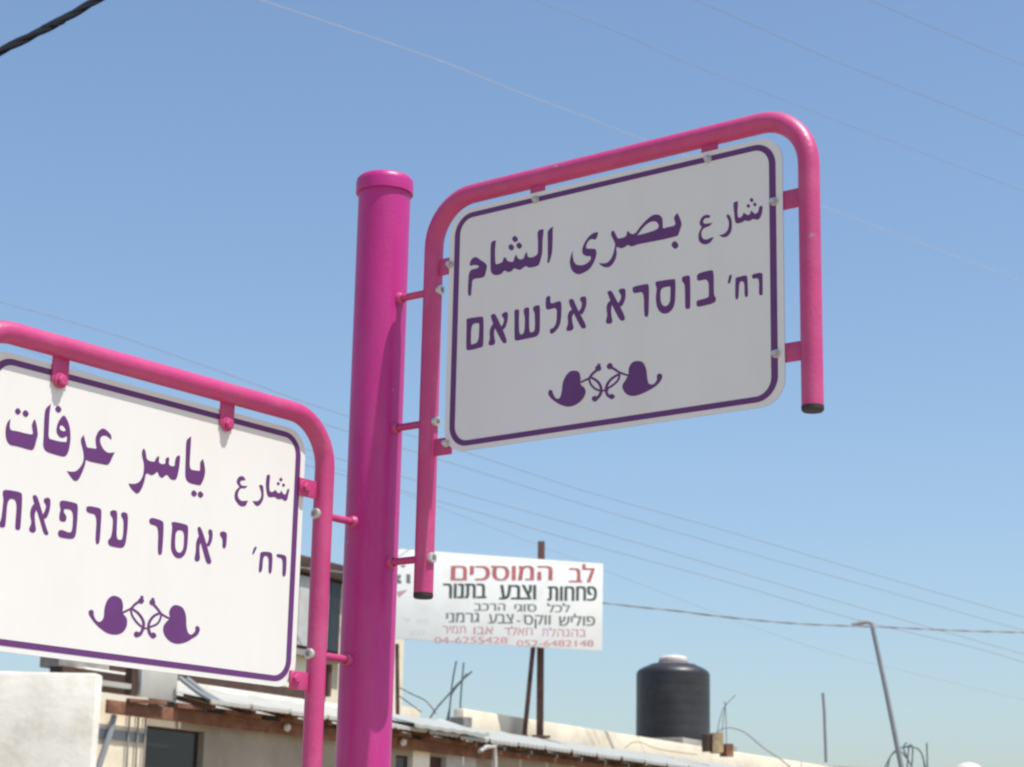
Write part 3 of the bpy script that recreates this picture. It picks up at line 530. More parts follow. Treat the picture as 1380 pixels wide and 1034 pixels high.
make_sign(1, -0.666134, (-0.163026, 3.816619), 2.8772, -.0060,
          [('arabic_word', ['A_shari', 'A_busra', 'A_sham']), ('hebrew_word', ['A_rech', 'A_bosra', 'A_alsham']), ('scroll_ornament', ['A_ornament'])],
          'right hand frame, higher on the pole', 'higher plate in the shade, faces left')
make_sign(-1, 0.904518, (-0.354177, 3.7917), 2.4228, .0057,
          [('arabic_word', ['B_shari', 'B_yasir', 'B_arafat']), ('hebrew_word', ['B_arafat_hebrew', 'B_yasir_hebrew', 'B_rech']), ('scroll_ornament', ['B_ornament'])],
          'left hand frame, lower on the pole', 'lower plate in full sun, faces right')

# ------------------------------------------------------------------ workshop behind (facade axes: s along the front going away to the right, n towards the street, z up)
F0 = Vector((-1.1718, 21.525, 0)); FD = Vector((0.52279, 0.85246, 0)).normalized(); FN = Vector((FD.y, -FD.x, 0))
F_ANG = math.atan2(FD.y, FD.x)
shop = empty('workshop_building', F0, F_ANG)      # local x = s, local y = -n
tag(shop, 'low cream workshop under a corrugated sheet canopy, a small room on its roof', 'building')
def fbox(name, s0, s1, n0, n1, z0, z1, m, parent=shop, bevel=0.0, smooth=35):
    bm = bmesh.new()
    add_box(bm, ((s0 + s1) / 2, -(n0 + n1) / 2, (z0 + z1) / 2), (s1 - s0, n1 - n0, z1 - z0), bevel=bevel)
    return mesh_obj(name, bm, m, parent, smooth=smooth)
def fpt(s, n, z): return F0 + FD * s + FN * n + Vector((0, 0, z))
def floc(s, n, z): return Vector((s, -n, z))
# roof slab and body
fbox('roof_slab', -3.60, 1.0, -3.0, -1.37, 3.30, 3.42, M_concrete)
fbox('roof_slab', 1.003, 26, -8.0, -1.37, 3.30, 3.42, M_concrete)
fbox('front_slab', -3.60, 26, -1.367, -.52, 3.17, 3.26, M_concrete)
fbox('back_wall', 1.0, 26, -8.0, -7.8, 0, 3.297, M_cream)
fbox('back_wall', -4.1, 1.2, -3.0, -2.8, 0, 3.235, M_cream)
fbox('end_wall', 1.0, 1.2, -7.8, -3.0, 0, 3.297, M_cream)
fbox('end_wall', -4.3, -4.1, -3.0, -.51, 0, 3.235, M_cream)
fbox('end_wall', 25.8, 26, -7.8, -.51, 0, 3.16, M_cream)
# front wall under the canopy, built between its openings
segs = [(-4.45, -3.52, 'p'), (-3.52, -2.70, 'w'), (-2.70, 0.50, 'g'), (0.50, 0.83, 'w'), (0.83, 1.16, 'c'), (1.16, 1.50, 'd'), (1.50, 2.12, 'c2'), (2.12, 9.5, 'g'), (9.5, 11.0, 'w'), (11.0, 26, 'g')]
NW = -0.30
for s0, s1, k in segs:
    m = {'p': M_cream, 'g': M_grey_wall, 'c': M_plaster, 'c2': M_shutter, 'w': M_grey_wall, 'd': M_grey_wall}[k]
    if k == 'w':
        fbox('front_wall', s0, s1, NW - .2, NW, 0, 1.0, m)
        wn = fbox('window', s0 + .003, s1 - .003, NW - .13, NW - .07, 1.0, 2.99, M_darkwood)
        fbox('pane', s0 + .03, s1 - .03, NW - .067, NW - .062, 1.06, 2.97, M_glass, wn)
        fbox('front_wall', s0, s1, NW - .2, NW, 2.993, 3.16, m)
    elif k == 'd':
        dr = fbox('door', s0 + .003, s1 - .003, NW - .13, NW - .07, 0, 3.02, M_darkwood)
        fbox('handle', s1 - .08, s1 - .05, NW - .069, NW - .04, 1.0, 1.12, M_zinc, dr)
        fbox('front_wall', s0, s1, NW - .2, NW, 3.023, 3.16, m)
    else:
        fbox('front_wall', s0, s1, NW - .2, NW, 0, 3.235 if k == 'p' else 3.16, m)
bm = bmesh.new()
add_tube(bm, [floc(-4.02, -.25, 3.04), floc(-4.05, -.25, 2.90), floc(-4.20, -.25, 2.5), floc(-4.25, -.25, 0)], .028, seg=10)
mesh_obj('post_shadow_tube', bm, M_grey, shop)  # slanting grey tube, drawn in place of a post's cast shadow
fbox('pier_shadow_strip', -4.46, -3.56, -.297, -.28, 2.83, 2.915, M_grey)  # flat grey strip imitating the shadow band cast across the pier wall
for s in (-3.80, -3.68, -3.58):
    bm = bmesh.new(); add_tube(bm, [floc(s, -.265, 3.16), floc(s + .01, -.265, 1.8), floc(s, -.265, 0)], .010, seg=8)
    mesh_obj('conduit', bm, M_concrete, shop)
# canopy: beam, rafters, posts, sheets
fbox('canopy_beam', -4.18, 2.3, -.215, -.185, 3.045, 3.165, M_rust, bevel=.006)
fbox('canopy_beam', 2.303, 26, -.215, -.185, 3.095, 3.165, M_rust, bevel=.006)
for k in range(34):
    s = -2.9 + .62 * k + random.uniform(-.04, .04)
    bm = bmesh.new()
    A = floc(s, -0.03, 3.195); B = floc(s, -0.90, 3.40); d = B - A
    add_box(bm, (A + B) / 2, (.055, d.length, .045), rot=d.to_track_quat('Y', 'Z').to_matrix().to_4x4())
    mesh_obj('rafter', bm, M_rust, shop)
for s0, s1 in ((-3.95, -3.45), (-3.3, -2.95), (-2.6, -2.05), (-1.75, -1.2), (.1, .55), (.8, 1.9)):
    bm = bmesh.new(); add_box(bm, floc((s0 + s1) / 2, -.16, 3.185), (s1 - s0, .05, .035), rot=Matrix.Rotation(R(random.uniform(-2, 2)), 4, 'Y'), bevel=.004)
    mesh_obj('timber_scrap', bm, M_rust, shop)
for s, c in ((-1.62, (.62, .5, .38)), (.42, (.62, .5, .38))):
    bm = bmesh.new(); add_lathe(bm, [(0, .0), (.038, .002), (.043, .02), (.03, .045), (0, .05)], seg=14, M=Matrix.Translation(floc(s, -.175, 3.115)) @ Matrix.Rotation(R(90), 4, 'X'))
    mesh_obj('round_lamp', bm, M_lid, shop)
def roof_sheet(s0, s1, zf, zb, nf=0.05, nb=-0.95, m=None, skew=0.0, name='roof_sheet', lift=0.0, amp=.006):
    "one corrugated sheet, ribs running down the slope, with a thickness and a turned-down lip"
    bm = bmesh.new()
    N = 24; top = []; 
    rows = [(nf, zf - .035), (nf, zf), ((nf + nb) / 2, (zf + zb) / 2 - .012), (nb, zb)]
    for n, z in rows:
        r = []
        for i in range(N + 1):
            t = i / N; s = s0 + (s1 - s0) * t
            w_ = amp * math.cos(t * math.pi * 12)
            if t > .95: w_ += .012
            r.append((s + skew * (nf - n), -n, z + w_ + lift))
        top.append(r)
    V = [[bm.verts.new(p) for p in r] for r in top]
    V2 = [[bm.verts.new((p[0], p[1] + (.004 if j < 2 else 0), p[2] - .004)) for p in r] for j, r in enumerate(top)]
    for A, B in zip(V, V[1:]):
        for i in range(N): bm.faces.new((A[i], A[i + 1], B[i + 1], B[i]))
    for A, B in zip(V2, V2[1:]):
        for i in range(N): bm.faces.new((A[i], B[i], B[i + 1], A[i + 1]))
    for i in range(N):
        bm.faces.new((V[0][i], V2[0][i], V2[0][i + 1], V[0][i + 1])); bm.faces.new((V[-1][i], V[-1][i + 1], V2[-1][i + 1], V2[-1][i]))
    return mesh_obj(name, bm, m or M_sheet, shop, smooth=40)
s = -3.05
while s < 25:
    L = .605
    dz = random.uniform(-.006, .006)
    if -3.1 < s < 0.9: dz += .010
    roof_sheet(s, s + L, 3.245 + dz, 3.475 + dz * .5, nf=.05 + random.uniform(-.012, .012), m=M_sheet_edge if s < .6 else M_sheet, amp=.002 if s < .6 else .006)
    s += L + (.004 if s < .2 else .022)
# loose sheet lying over the joint right of the sign pole
o = roof_sheet(.25, 1.75, 3.262, 3.43, nf=.10, nb=-.55, lift=.03, name='loose_roof_sheet')
fbox('white_panel', -3.62, -3.12, -.42, -.31, 3.238, 3.50, M_sheet_edge, bevel=.004)
fbox('short_post', -3.72, -3.64, -.42, -.34, 3.238, 3.50, M_darkwood)
fbox('rail', -4.30, -3.74, -.36, -.32, 3.30, 3.345, M_sheet_edge)
fbox('dark_timber', -4.35, -3.5, -.75, -.60, 3.24, 3.46, M_darkwood)
for ds in (0, .11):
    bm = bmesh.new(); add_tube(bm, [floc(-3.16 + ds, -.26, 3.46), floc(-3.08 + ds, -.10, 3.33), floc(-2.92 + ds, .00, 3.24)], .022, seg=8)
    mesh_obj('roof_pipe', bm, M_grey, shop)
# parapets and roof-top room
fbox('parapet', 3.25, 26, -1.36, -1.21, 3.30, 3.74, M_cream, bevel=.02)
fbox('parapet', -3.4, 1.2, -1.36, -1.21, 3.30, 3.57, M_plaster, bevel=.02)
fbox('upper_slab', -3.60, -2.9, -1.62, -1.37, 3.56, 3.70, M_concrete, bevel=.012)
fbox('upper_slab', -2.89, 0.3, -1.62, -1.37, 3.575, 3.70, M_darkwood, bevel=.012)
fbox('room_wall', 1.35, 4.55, -6.2, -3.02, 3.425, 5.36, M_cream)
fbox('room_roof', 1.05, 4.7, -6.4, -2.85, 5.363, 5.56, M_darkwood, bevel=.01)
wn = fbox('window', 2.05, 3.0, -3.015, -2.95, 4.42, 5.355, M_darkwood)
fbox('shutter', 2.10, 2.72, -2.947, -2.93, 4.47, 5.33, M_shutter, wn)
fbox('pane', 2.76, 2.96, -2.947, -2.94, 4.47, 5.33, M_glass, wn)
fbox('window_sill', 2.0, 3.1, -3.015, -2.88, 4.34, 4.415, M_concrete)
fbox('stair_wall', 4.56, 5.1, -3.6, -3.1, 3.425, 3.95, M_cream)
fbox('shade_stripe', 2.80, 2.86, -3.0, -2.94, 3.9, 4.30, M_brownsteel)  # brown strip standing in for a stripe of shade below the window
bm = bmesh.new()
A = floc(2.05, .02, 3.14)
add_tube(bm, [floc(1.66, .03, 3.10), floc(1.80, .03, 3.155), floc(1.98, .03, 3.17), floc(2.0, .03, 3.0), floc(2.0, .03, 0)], .026, seg=10)
mesh_obj('white_downpipe', bm, M_shutter, shop)

# plaster wall at the left, nearer than the workshop
wall = empty('plaster_wall', (-4.85, 16.6, 0))
tag(wall, 'rough white plaster wall of a neighbouring shed at the lower left', 'wall')
tl = at(0, 905, 16.5); tr = at(128.5, 907, 16.5)
bm = bmesh.new(); add_box(bm, ((tr.x + 8.0 * -1 ) / 2 + 4.85 - 0, 0.1, tr.z / 2), (tr.x + 8.0, .22, tr.z), bevel=.015)
bmesh.ops.subdivide_edges(bm, edges=bm.edges[:], cuts=6, use_grid_fill=True)
for v in bm.verts:
    if v.co.z > tr.z - .01: v.co.z += random.uniform(-.012, .010)
mesh_obj('wall_body', bm, M_plaster, wall)
bm = bmesh.new(); add_box(bm, ((tr.x - 8.9) / 2 + 4.85, 1.95, 2.4), (tr.x + 7.2, 3.4, .12))
mesh_obj('shed_roof', bm, M_concrete, wall)

# ------------------------------------------------------------------ roof-top billboard
BY = 25.75
b_tr, b_br = at(812, 760.3, BY), at(810.5, 877.5, BY)
bd = Vector((math.sin(R(71.9)), math.cos(R(71.9)), 0))
B_ANG = math.atan2(bd.y, bd.x)
BW, BH = 3.02, b_tr.z - b_br.z
bill = empty('rooftop_billboard', (b_tr.x, b_tr.y, b_br.z - 1.30), B_ANG)
tag(bill, 'white hand painted hebrew garage billboard on brown posts above the roof', 'billboard')
zb = 1.30
bm = bmesh.new(); add_box(bm, (-BW / 2, 0, zb + BH / 2), (BW, .035, BH), bevel=.003)
brd = mesh_obj('board', bm, M_board, bill)
for z in (zb + .06, zb + BH / 2, zb + BH - .06):
    bm = bmesh.new(); add_box(bm, (-BW / 2, .045, z), (BW - .1, .045, .04)); mesh_obj('back_rail', bm, M_brownsteel, brd)
def bx(px, py):                              # photo point -> board coordinates
    d = ray(px, py); n = Vector((-bd.y, bd.x, 0)); O = Vector((b_tr.x, b_tr.y, CAM_Z))
    t = n.dot(Vector((b_tr.x, b_tr.y, 0))) / n.dot(d); p = d * t
    return ((p - Vector((b_tr.x, b_tr.y, 0))).dot(bd), p.z + CAM_Z - (b_br.z - zb))
def text_line(name, words, xl, xr, ytl, ytr, h, m, weight=.012, y=-.0185):
    "painted line of text: words given left to right as printed, spanning the photo's x range on the board"
    for wd, x0, x1 in words:
        c = bpy.data.curves.new(name, 'FONT'); c.body = wd; c.size = 1; c.resolution_u = 4; c.fill_mode = 'NONE'
        tmp = bpy.data.objects.new(name, c); COL.objects.link(tmp)
        dg = bpy.context.evaluated_depsgraph_get()
        me = bpy.data.meshes.new_from_object(tmp.evaluated_get(dg)); bpy.data.objects.remove(tmp)
        nxt = {}
        for e in me.edges: nxt.setdefault(e.vertices[0], []).append(e.vertices[1]); nxt.setdefault(e.vertices[1], []).append(e.vertices[0])
        seen = set(); loops = []
        for v0 in sorted(nxt):
            if v0 in seen: continue
            L = [v0]; seen.add(v0)
            while True:
                k = [v for v in nxt[L[-1]] if v not in seen]
                if not k: break
                k = min(k, key=lambda v: abs(v - L[-1])); L.append(k); seen.add(k)
            P = [tuple(me.vertices[i].co.xy) for i in L]
            if len(P) > 2: loops.append(P)
        bpy.data.meshes.remove(me)
        def inside(p, P):
            r = False
            for (ax, ay), (bx_, by_) in zip(P, P[1:] + P[:1]):
                if (ay > p[1]) != (by_ > p[1]) and p[0] < (bx_ - ax) * (p[1] - ay) / (by_ - ay) + ax: r = not r
            return r
        outer = [P for P in loops if not any(Q is not P and inside(P[0], Q) for Q in loops)]
        area = lambda P: sum(a[0] * b[1] - b[0] * a[1] for a, b in zip(P, P[1:] + P[:1]))
        sg = area(max(loops, key=lambda P: abs(area(P))))
        outer = [P for P in loops if area(P) * sg > 0]
        inner = [P for P in loops if area(P) * sg <= 0]
        allx = [x for P in outer for x, _ in P]; X0, X1 = min(allx), max(allx)
        ytop = .60 if any(ch not in '0123456789-' for ch in wd) else .73
        ymid = ytl + (ytr - ytl) * ((x0 + x1) / 2 - xl) / (xr - xl)
        a = bx(x0, ymid); b = bx(x1, ymid); hh = h / FPX * b_tr.y
        def T(P, dx=0, sh=1.0):
            mx_ = sum(p[0] for p in P) / len(P)
            out = []
            for px, py in P:
                px = mx_ + (px - mx_) * sh
                tx = (px + dx - X0) / (X1 - X0)
                out.append((a[0] + (b[0] - a[0]) * tx, a[1] + (b[1] - a[1]) * tx - hh / 2 + hh * (py / ytop)))
            return out
        S = [T(P, d) for P in outer for d in ((-weight, 0, weight) if weight else (0,))]
        H = []
        for P in inner:
            wd_ = max(p[0] for p in P) - min(p[0] for p in P)
            H.append(T(P, 0, max(.3, 1 - 2 * weight / wd_)))
        bm = bmesh.new()
        flat_letters(bm, S, H, y, y + .0006)
        mesh_obj(name, bm, m, brd, smooth=0)
rv = lambda s: s[::-1]
text_line('painted_word', [(rv('המוסכים'), 608, 743), (rv('לב'), 767, 800)], 608, 800, 771, 776, 20, M_redpaint, .03)
text_line('painted_word', [(rv('בתנור'), 597, 654), (rv('וצבע'), 673, 721), (rv('פחחות'), 738, 803)], 597, 803, 796, 801, 20, M_greenpaint, .04)
text_line('painted_word', [(rv('הרכב'), 639, 680), (rv('סוגי'), 693, 722), (rv('לכל'), 737, 767)], 639, 767, 818, 821, 10, M_greypaint, .025)
text_line('painted_word', [(rv('גרמני'), 601, 645), (rv('צבע'), 658, 691), ('-', 696, 700), (rv('ווקס'), 705, 741), (rv('פוליש'), 753, 801)], 601, 801, 832, 838, 13, M_greypaint, .025)
text_line('painted_word', [(rv('תמיר'), 596, 627), (rv('אבו'), 638, 664), (rv('חאלד'), 679, 717)], 596, 789, 848.5, 854, 10, M_pinkpaint, .012)
text_line('painted_word', [('\u05ea', 730, 738)], 596, 789, 848.5, 854, 10, M_violetpaint, .02)
text_line('painted_word', [(rv('בהנהל'), 740, 789)], 596, 789, 848.5, 854, 10, M_pinkpaint, .012)
text_line('painted_number', [('04-6255428', 585, 683), ('052-6482148', 696, 799)], 585, 799, 861, 869, 9, M_pinkpaint, .02)
text_line('painted_word', [('\u05e8\u05d9', 541, 552), (rv('פחח'), 561, 576)], 541, 576, 836, 839, 6, M_palegrey, .0)
text_line('painted_word', [(rv('צבע'), 552, 572)], 541, 576, 851, 853, 6, M_palegrey, .0)
# worn emblem at the board's left: dark block letters over a faded arrow
def board_poly(name, pts, m):
    bm = bmesh.new(); P = [bx(*p) for p in pts]
    bm.faces.new([bm.verts.new((x, -.0186, z)) for x, z in P]); mesh_obj(name, bm, m, brd, smooth=0)
board_poly('emblem_block', [(547, 774), (552.5, 774.5), (552.5, 787), (547, 786.5)], M_greypaint)
board_poly('emblem_block', [(533, 775), (540, 775), (540, 779), (537, 781), (541, 784), (540, 787), (533, 787)], M_greypaint)
board_poly('emblem_arrow', [(537, 806), (549, 795), (534, 798)], M_pinkpaint)
board_poly('emblem_bar', [(539, 762.5), (546, 762), (545, 765), (541, 765)], M_greypaint)
inv = (Matrix.Translation(bill.location) @ Matrix.Rotation(B_ANG, 4, 'Z')).inverted()
def bloc(px, py, Y): return inv @ at(px, py, Y)
for (x0, y0, x1, y1, r_, Y, nm) in ((729.5, 730, 724.5, 998, .045, BY + .13, 'post'), (718.5, 872, 706.5, 994, .030, BY + .10, 'brace'), (535, 868, 536, 972, .024, BY - .75, 'post')):
    bm = bmesh.new()
    a, b = bloc(x0, y0, Y), bloc(x1, y1, Y)
    if nm == 'post' and y0 == 730:
        a = bloc(729.5, 730, Y + .02); b = bloc(727.5, 998, Y + .02)
    d = a - b
    add_box(bm, (a + b) / 2, (r_ * 2, r_ * 2, d.length), rot=d.to_track_quat('Z', 'Y').to_matrix().to_4x4(), bevel=.004)
    mesh_obj(nm, bm, M_brownsteel, bill)
for px in (707, 728, 536):
    bm = bmesh.new(); p = bloc(px, 993 if px > 600 else 971, BY if px > 600 else BY - .75); add_box(bm, p, (.22, .14, .03)); mesh_obj('foot_plate', bm, M_brownsteel, bill)

# ------------------------------------------------------------------ water tank
TS = 10.56
fbox('tank_plinth', 9.7, 11.6, -2.75, -1.45, 3.423, 3.865, M_concrete, bevel=.01)
tk = fpt(TS, -2.05, 3.868)
tank = empty('water_tank', tk)
tag(tank, 'black round plastic water tank with white lid on the roof edge', 'water tank')
TRad = .572; TH = 1.20
bm = bmesh.new()
prof = [(0, 0), (TRad - .02, 0), (TRad, .03)]
z = .06
while z < 1.06: prof += [(TRad, z), (TRad - .0015, z + .012), (TRad, z + .024)]; z += .16
prof += [(TRad, 1.08), (TRad - .012, 1.12), (TRad - .06, 1.165), (TRad - .16, 1.215), (TRad - .30, 1.255), (.235, 1.262)]
add_lathe(bm, prof, seg=56)
for v in bm.verts:      # slight dent on the sunny side
    a = math.atan2(v.co.y, v.co.x) - R(-40)
    if v.co.z < 1.08 and abs(a) < .5: v.co.xy *= 1 - .03 * math.cos(a * 3.1) * math.exp(-((v.co.z - .6) / .35) ** 2)
mesh_obj('tank_body', bm, M_tank, tank)
bm = bmesh.new(); add_lathe(bm, [(.36, 1.240), (.24, 1.266), (.235, 1.29), (.215, 1.30), (.215, 1.262)], seg=40); mesh_obj('neck', bm, M_tankdust, tank)
bm = bmesh.new(); add_lathe(bm, [(.216, 1.30), (.222, 1.305), (.222, 1.345), (.20, 1.372), (.10, 1.392), (0, 1.396)], seg=40); mesh_obj('lid', bm, M_lid, tank)

for o in tank.children: o.scale = (1, 1, .955)
# ------------------------------------------------------------------ rubble block heap, concrete block, rebars, masts
def block(name, p, s, rz, m, label, cat, group=None):
    bm = bmesh.new(); add_box(bm, (0, 0, s[2] / 2), s, bevel=min(s) * .08)
    for v in bm.verts: v.co += Vector([random.uniform(-.006, .006) for _ in range(3)])
    o = mesh_obj(name, bm, m, smooth=25); o.location = p; o.rotation_euler = (0, 0, rz)
    tag(o, label, cat, group); return o
Yr = 28.9
def rb(px, py, Y=Yr): return at(px, py, Y)
M_ochre = mat('ochre_stone', (0.36, 0.27, 0.15), 0.95, var=0.35, vscale=14)
block('broken_block', rb(955, 1013), (.15, .16, .24), .3, M_darkwood, 'dark brown broken block at the left of the rubble beside the tank', 'block')
block('broken_block', rb(966, 1015), (.16, .2, .28), .1, M_ochre, 'ochre broken block in the middle of the rubble beside the tank', 'block')
block('broken_block', rb(979, 1020), (.13, .15, .18), .6, M_rust, 'small reddish brown broken block at the right of the rubble', 'block')
block('concrete_block', fpt(3.10, -1.15, 3.50), (.20, .2, .12), F_ANG, M_concrete, 'dark concrete block at the start of the cream parapet', 'block')

def rods(name, base, lines, label, cat, r=.008, m=None, part='rod'):
    e = empty(name, base)
    tag(e, label, cat)
    for pts in lines:
        bm = bmesh.new(); add_tube(bm, [Vector(p) - base for p in pts], r, seg=6); mesh_obj(part, bm, m or M_rebar, e)
    return e
def spline(P, n=8):
    P = [Vector(p) for p in P]; out = []
    for i in range(len(P) - 1):
        p0 = P[max(i - 1, 0)]; p1 = P[i]; p2 = P[i + 1]; p3 = P[min(i + 2, len(P) - 1)]
        for k in range(n):
            t = k / n
            out.append(.5 * ((2 * p1) + (p2 - p0) * t + (2 * p0 - 5 * p1 + 4 * p2 - p3) * t * t + (-p0 + 3 * p1 - 3 * p2 + p3) * t ** 3))
    return out + [P[-1]]
def pxs(L, Y): return [at(x, y, Y) for x, y in L]
YB = 25.0
rods('starter_bars', at(606, 976, YB), [spline(pxs([(604, 978), (607, 945), (610, 918), (615, 891)], YB)), spline(pxs([(620, 976), (621, 940), (625, 893)], YB + .12)),
      spline(pxs([(576, 974), (588, 955), (603, 938), (617, 922), (636, 905)], YB - .1)), spline(pxs([(600, 978), (606, 955), (609, 935), (622, 918), (629, 908)], YB + .05))],
     'bundle of grey rebar sticking up from the roof below the billboard', 'rebar', r=.012)
rods('loose_bars', at(570, 976, YB - .4), [spline(pxs([(537, 926), (556, 936), (574, 945), (588, 962)], YB - .4)), spline(pxs([(538, 938), (552, 948), (568, 960)], YB - .4))],
     'pale bent bars curving out beside the sign pole', 'rebar', r=.009)
rods('starter_bars', at(976, 1006, Yr), [spline(pxs([(973, 1008), (974, 975), (978, 948)], Yr)), spline(pxs([(965, 995), (970, 970), (977, 952), (991, 937)], Yr)), spline(pxs([(979, 1006), (978, 960), (976, 945)], Yr + .1))],
     'small fork of thin rebar beside the black water tank', 'rebar', r=.006)
o = empty('roof_cable', at(965, 992, Yr)); tag(o, 'dark cable arching off the tank and down over the parapet', 'cable')
bm = bmesh.new(); add_tube(bm, [p - o.location for p in spline(pxs([(962, 994), (970, 984), (985, 981), (1005, 988), (1028, 1007), (1050, 1022), (1068, 1036)], Yr - .6))], .011, seg=6)
mesh_obj('cable_run', bm, M_wire, o)
o = empty('parapet_cable', at(850, 1010, 27.3)); tag(o, 'thin looping cable drooping on the cream parapet under the tank', 'cable')
bm = bmesh.new(); add_tube(bm, [p - o.location for p in spline(pxs([(843, 1008), (852, 1001), (864, 1001), (885, 1009), (915, 1014), (940, 1017)], 27.2))], .007, seg=6)
mesh_obj('cable_run', bm, M_ochre, o)
o = rods('antenna_mast', at(1113, 1028, 33.5), [[at(1113.3, 1028, 33.5), at(1111, 960, 33.5), at(1109, 934, 33.5)]], 'short plain vertical mast on the parapet right of the tank', 'mast', r=.026, m=M_grey, part='mast_tube')
lamp = empty('bent_lamp_pole', at(1217, 1045, 36))
tag(lamp, 'leaning thin grey pole with a short bent arm at its top', 'lamp post')
bm = bmesh.new(); L0 = lamp.location
P = [at(1219, 1052, 36), at(1214, 1030, 36), at(1194, 930, 36), at(1176, 846, 36)]
add_tube(bm, [p - L0 for p in P], .05, seg=12, r2=.040); mesh_obj('shaft', bm, M_grey, lamp)
bm = bmesh.new(); add_tube(bm, [p - L0 for p in spline(pxs([(1177, 850), (1174, 840.5), (1168, 838.5), (1159, 840)], 36), 4)], .038, seg=10); mesh_obj('arm', bm, M_grey, lamp)
bm = bmesh.new(); add_tube(bm, [p - L0 for p in pxs([(1162, 839.5), (1148, 842.5)], 36)], .05, seg=10, r2=.04); mesh_obj('lamp_head', bm, M_grey, lamp)
YT = 37
th = empty('wire_tangle', at(1222, 1040, YT)); tag(th, 'tangle of bent reinforcing wire at the foot of the leaning pole', 'wire tangle')
for L in ([(1196, 1040), (1200, 1020), (1212, 1012), (1222, 1022)], [(1222, 1045), (1224, 1015), (1226, 1004), (1230, 1010), (1228, 1040)], [(1236, 1008), (1243, 1018), (1247, 1040)],
          [(1215, 1008), (1226, 1006), (1240, 1012), (1246, 1030), (1250, 1045)], [(1222, 1001), (1218, 1010), (1232, 1040)], [(1249, 1001), (1250, 1040)], [(1190, 1040), (1206, 1012), (1230, 1006)]):
    bm = bmesh.new(); add_tube(bm, [p - th.location for p in spline(pxs(L, YT + random.uniform(-.2, .2)))], .014, seg=6); mesh_obj('wire', bm, M_rebar, th)
wt = empty('white_dome_tank', at(1307, 1085, 38)); tag(wt, 'white domed tank top just showing at the lower right edge', 'water tank')
bm = bmesh.new(); hz = (at(1307, 1027.5, 38) - wt.location).z
add_lathe(bm, [(0, 0), (.26, 0), (.26, hz - .16), (.24, hz - .10), (.18, hz - .05), (.10, hz - .015), (0, hz)], seg=36); mesh_obj('tank_body', bm, M_lid, wt)
# neighbouring roof that carries the far things (below the frame)
far = empty('far_house', (8.4, 41, 0), R(20)); tag(far, 'low cream house far right, below the leaning pole', 'building')
zt_ = at(1222, 1044, YT).z
bm = bmesh.new(); add_box(bm, (1.5, 0, (zt_) / 2 - .05), (13, 9, zt_ - .1)); mesh_obj('house_wall', bm, M_cream, far)
bm = bmesh.new(); add_box(bm, (1.5, 0, zt_ - .04), (13.3, 9.3, .08)); mesh_obj('house_roof', bm, M_concrete, far)

# ------------------------------------------------------------------ overhead wires
def wire(pts, Y0, Y1, r, m, label, group='thin overhead wires crossing the sky', ext=6.0, name='overhead_wire'):
    n = len(pts)
    x0, x1 = pts[0][0], pts[-1][0]
    P = []
    for x, y in pts:
        t = (x - x0) / (x1 - x0)
        P.append(at(x, y, 1 / ((1 - t) / Y0 + t / Y1)))
    S = spline(P, 10)
    S = [S[0] + (S[0] - S[1]).normalized() * 60] + S + [S[-1] + (S[-1] - S[-2]).normalized() * 80]
    bm = bmesh.new(); o0 = S[0].copy()
    add_tube(bm, [p - o0 for p in S], r * .52, seg=6)
    o = mesh_obj(name, bm, m); o.location = o0
    tag(o, label, 'wire', group); return o
wire([(350, 0), (470, 40), (600, 85), (700, 125), (790, 158), (850, 182), (930, 212)], 17, 24, .0075, M_wire_white, 'pale sunlit wire running down to the top of the higher sign')
wire([(720, 0), (790, 27), (850, 51), (920, 83), (1010, 117), (1130, 164), (1240, 205), (1380, 258)], 18, 26, .0045, M_wire, 'faint wire passing just above the top corner of the higher sign')
wire([(938, 0), (1040, 45), (1120, 80), (1200, 112), (1290, 147), (1380, 183)], 18, 24, .0055, M_wire, 'grey wire in the upper right, second below the corner wire')
wire([(1172, 0), (1275, 45), (1380, 88)], 18, 21, .0055, M_wire, 'uppermost grey wire cutting the top right corner of the sky')
wire([(-10, 404), (150, 450), (300, 502), (431, 549), (629, 610), (792, 663), (980, 716), (1180, 775), (1380, 832)], 22, 32, .0075, M_wire, 'topmost of the four parallel wires right of the pole')
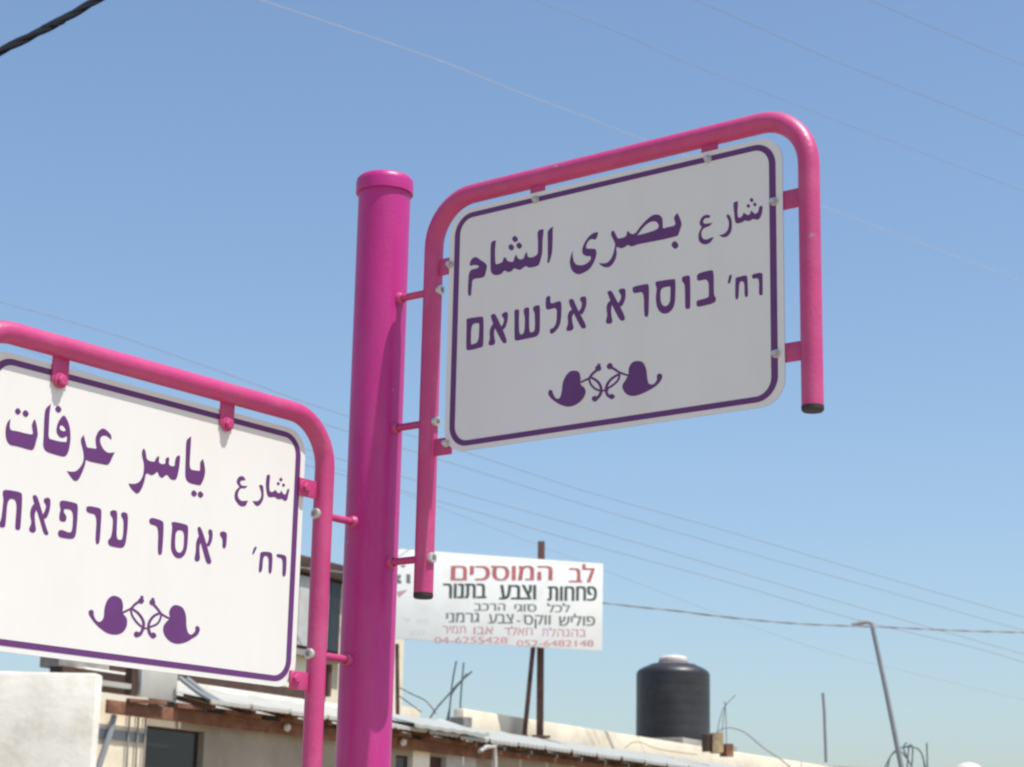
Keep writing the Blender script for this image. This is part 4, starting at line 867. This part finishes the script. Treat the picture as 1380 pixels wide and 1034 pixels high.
wire([(300, 528), (431, 570), (606, 623.5), (783, 679), (980, 737), (1180, 793), (1380, 850)], 23, 32, .0075, M_wire, 'second from the top of the four parallel wires right of the pole')
wire([(300, 572), (431, 611), (597, 658), (783, 710), (980, 767), (1180, 825), (1380, 882)], 23, 32, .0075, M_wire, 'third from the top of the four parallel wires right of the pole')
wire([(300, 596), (431, 632), (597, 677), (783, 731), (980, 784.5), (1150, 834), (1313, 873), (1380, 893)], 23, 32, .0075, M_wire, 'lowest of the four parallel wires right of the pole')
wire([(980, 832), (1023, 848), (1124, 881), (1250, 912), (1400, 948)], 30, 38, .004, M_wire, 'faint wire sloping behind the shaft of the leaning pole')
def twisted(pts, Y0, Y1, rs, pitch, off, m, name, label, cat, ext):
    x0, x1 = pts[0][0], pts[-1][0]; P = []
    for x, y in pts:
        t = (x - x0) / (x1 - x0); P.append(at(x, y, 1 / ((1 - t) / Y0 + t / Y1)))
    P = [P[0] + (P[0] - P[1]).normalized() * ext] + P + [P[-1] + (P[-1] - P[-2]).normalized() * ext]
    S = spline(P, 60)
    o = empty(name, S[0]); tag(o, label, cat)
    D = [0]
    for a, b in zip(S, S[1:]): D.append(D[-1] + (b - a).length)
    for k in range(len(rs)):
        L = []
        for i, p in enumerate(S):
            t = (S[min(i + 1, len(S) - 1)] - S[max(i - 1, 0)]).normalized(); x, y = frame(t)
            a = 2 * math.pi * (D[i] / pitch + k / len(rs))
            L.append(p + (x * math.cos(a) + y * math.sin(a)) * off - S[0])
        bm = bmesh.new(); add_tube(bm, L, rs[k], seg=8); mesh_obj('strand', bm, m, o)
    return o
twisted([(0, 70), (70, 34), (137, -3)], 8, 8.6, (.0135, .0125, .010), .62, .0075, M_blackcable, 'twisted_power_cable', 'thick black twisted power cable in the top left corner', 'cable', 5)
twisted([(790, 810), (850, 817), (913, 823.6), (980, 832), (1081, 841), (1197, 845.5), (1290, 850), (1380, 852.6)], 27, 32, (.0065, .0065), 1.05, .0075, M_wire, 'twisted_service_cable', 'thin twisted cable running nearly level past the head of the leaning pole', 'cable', 8)
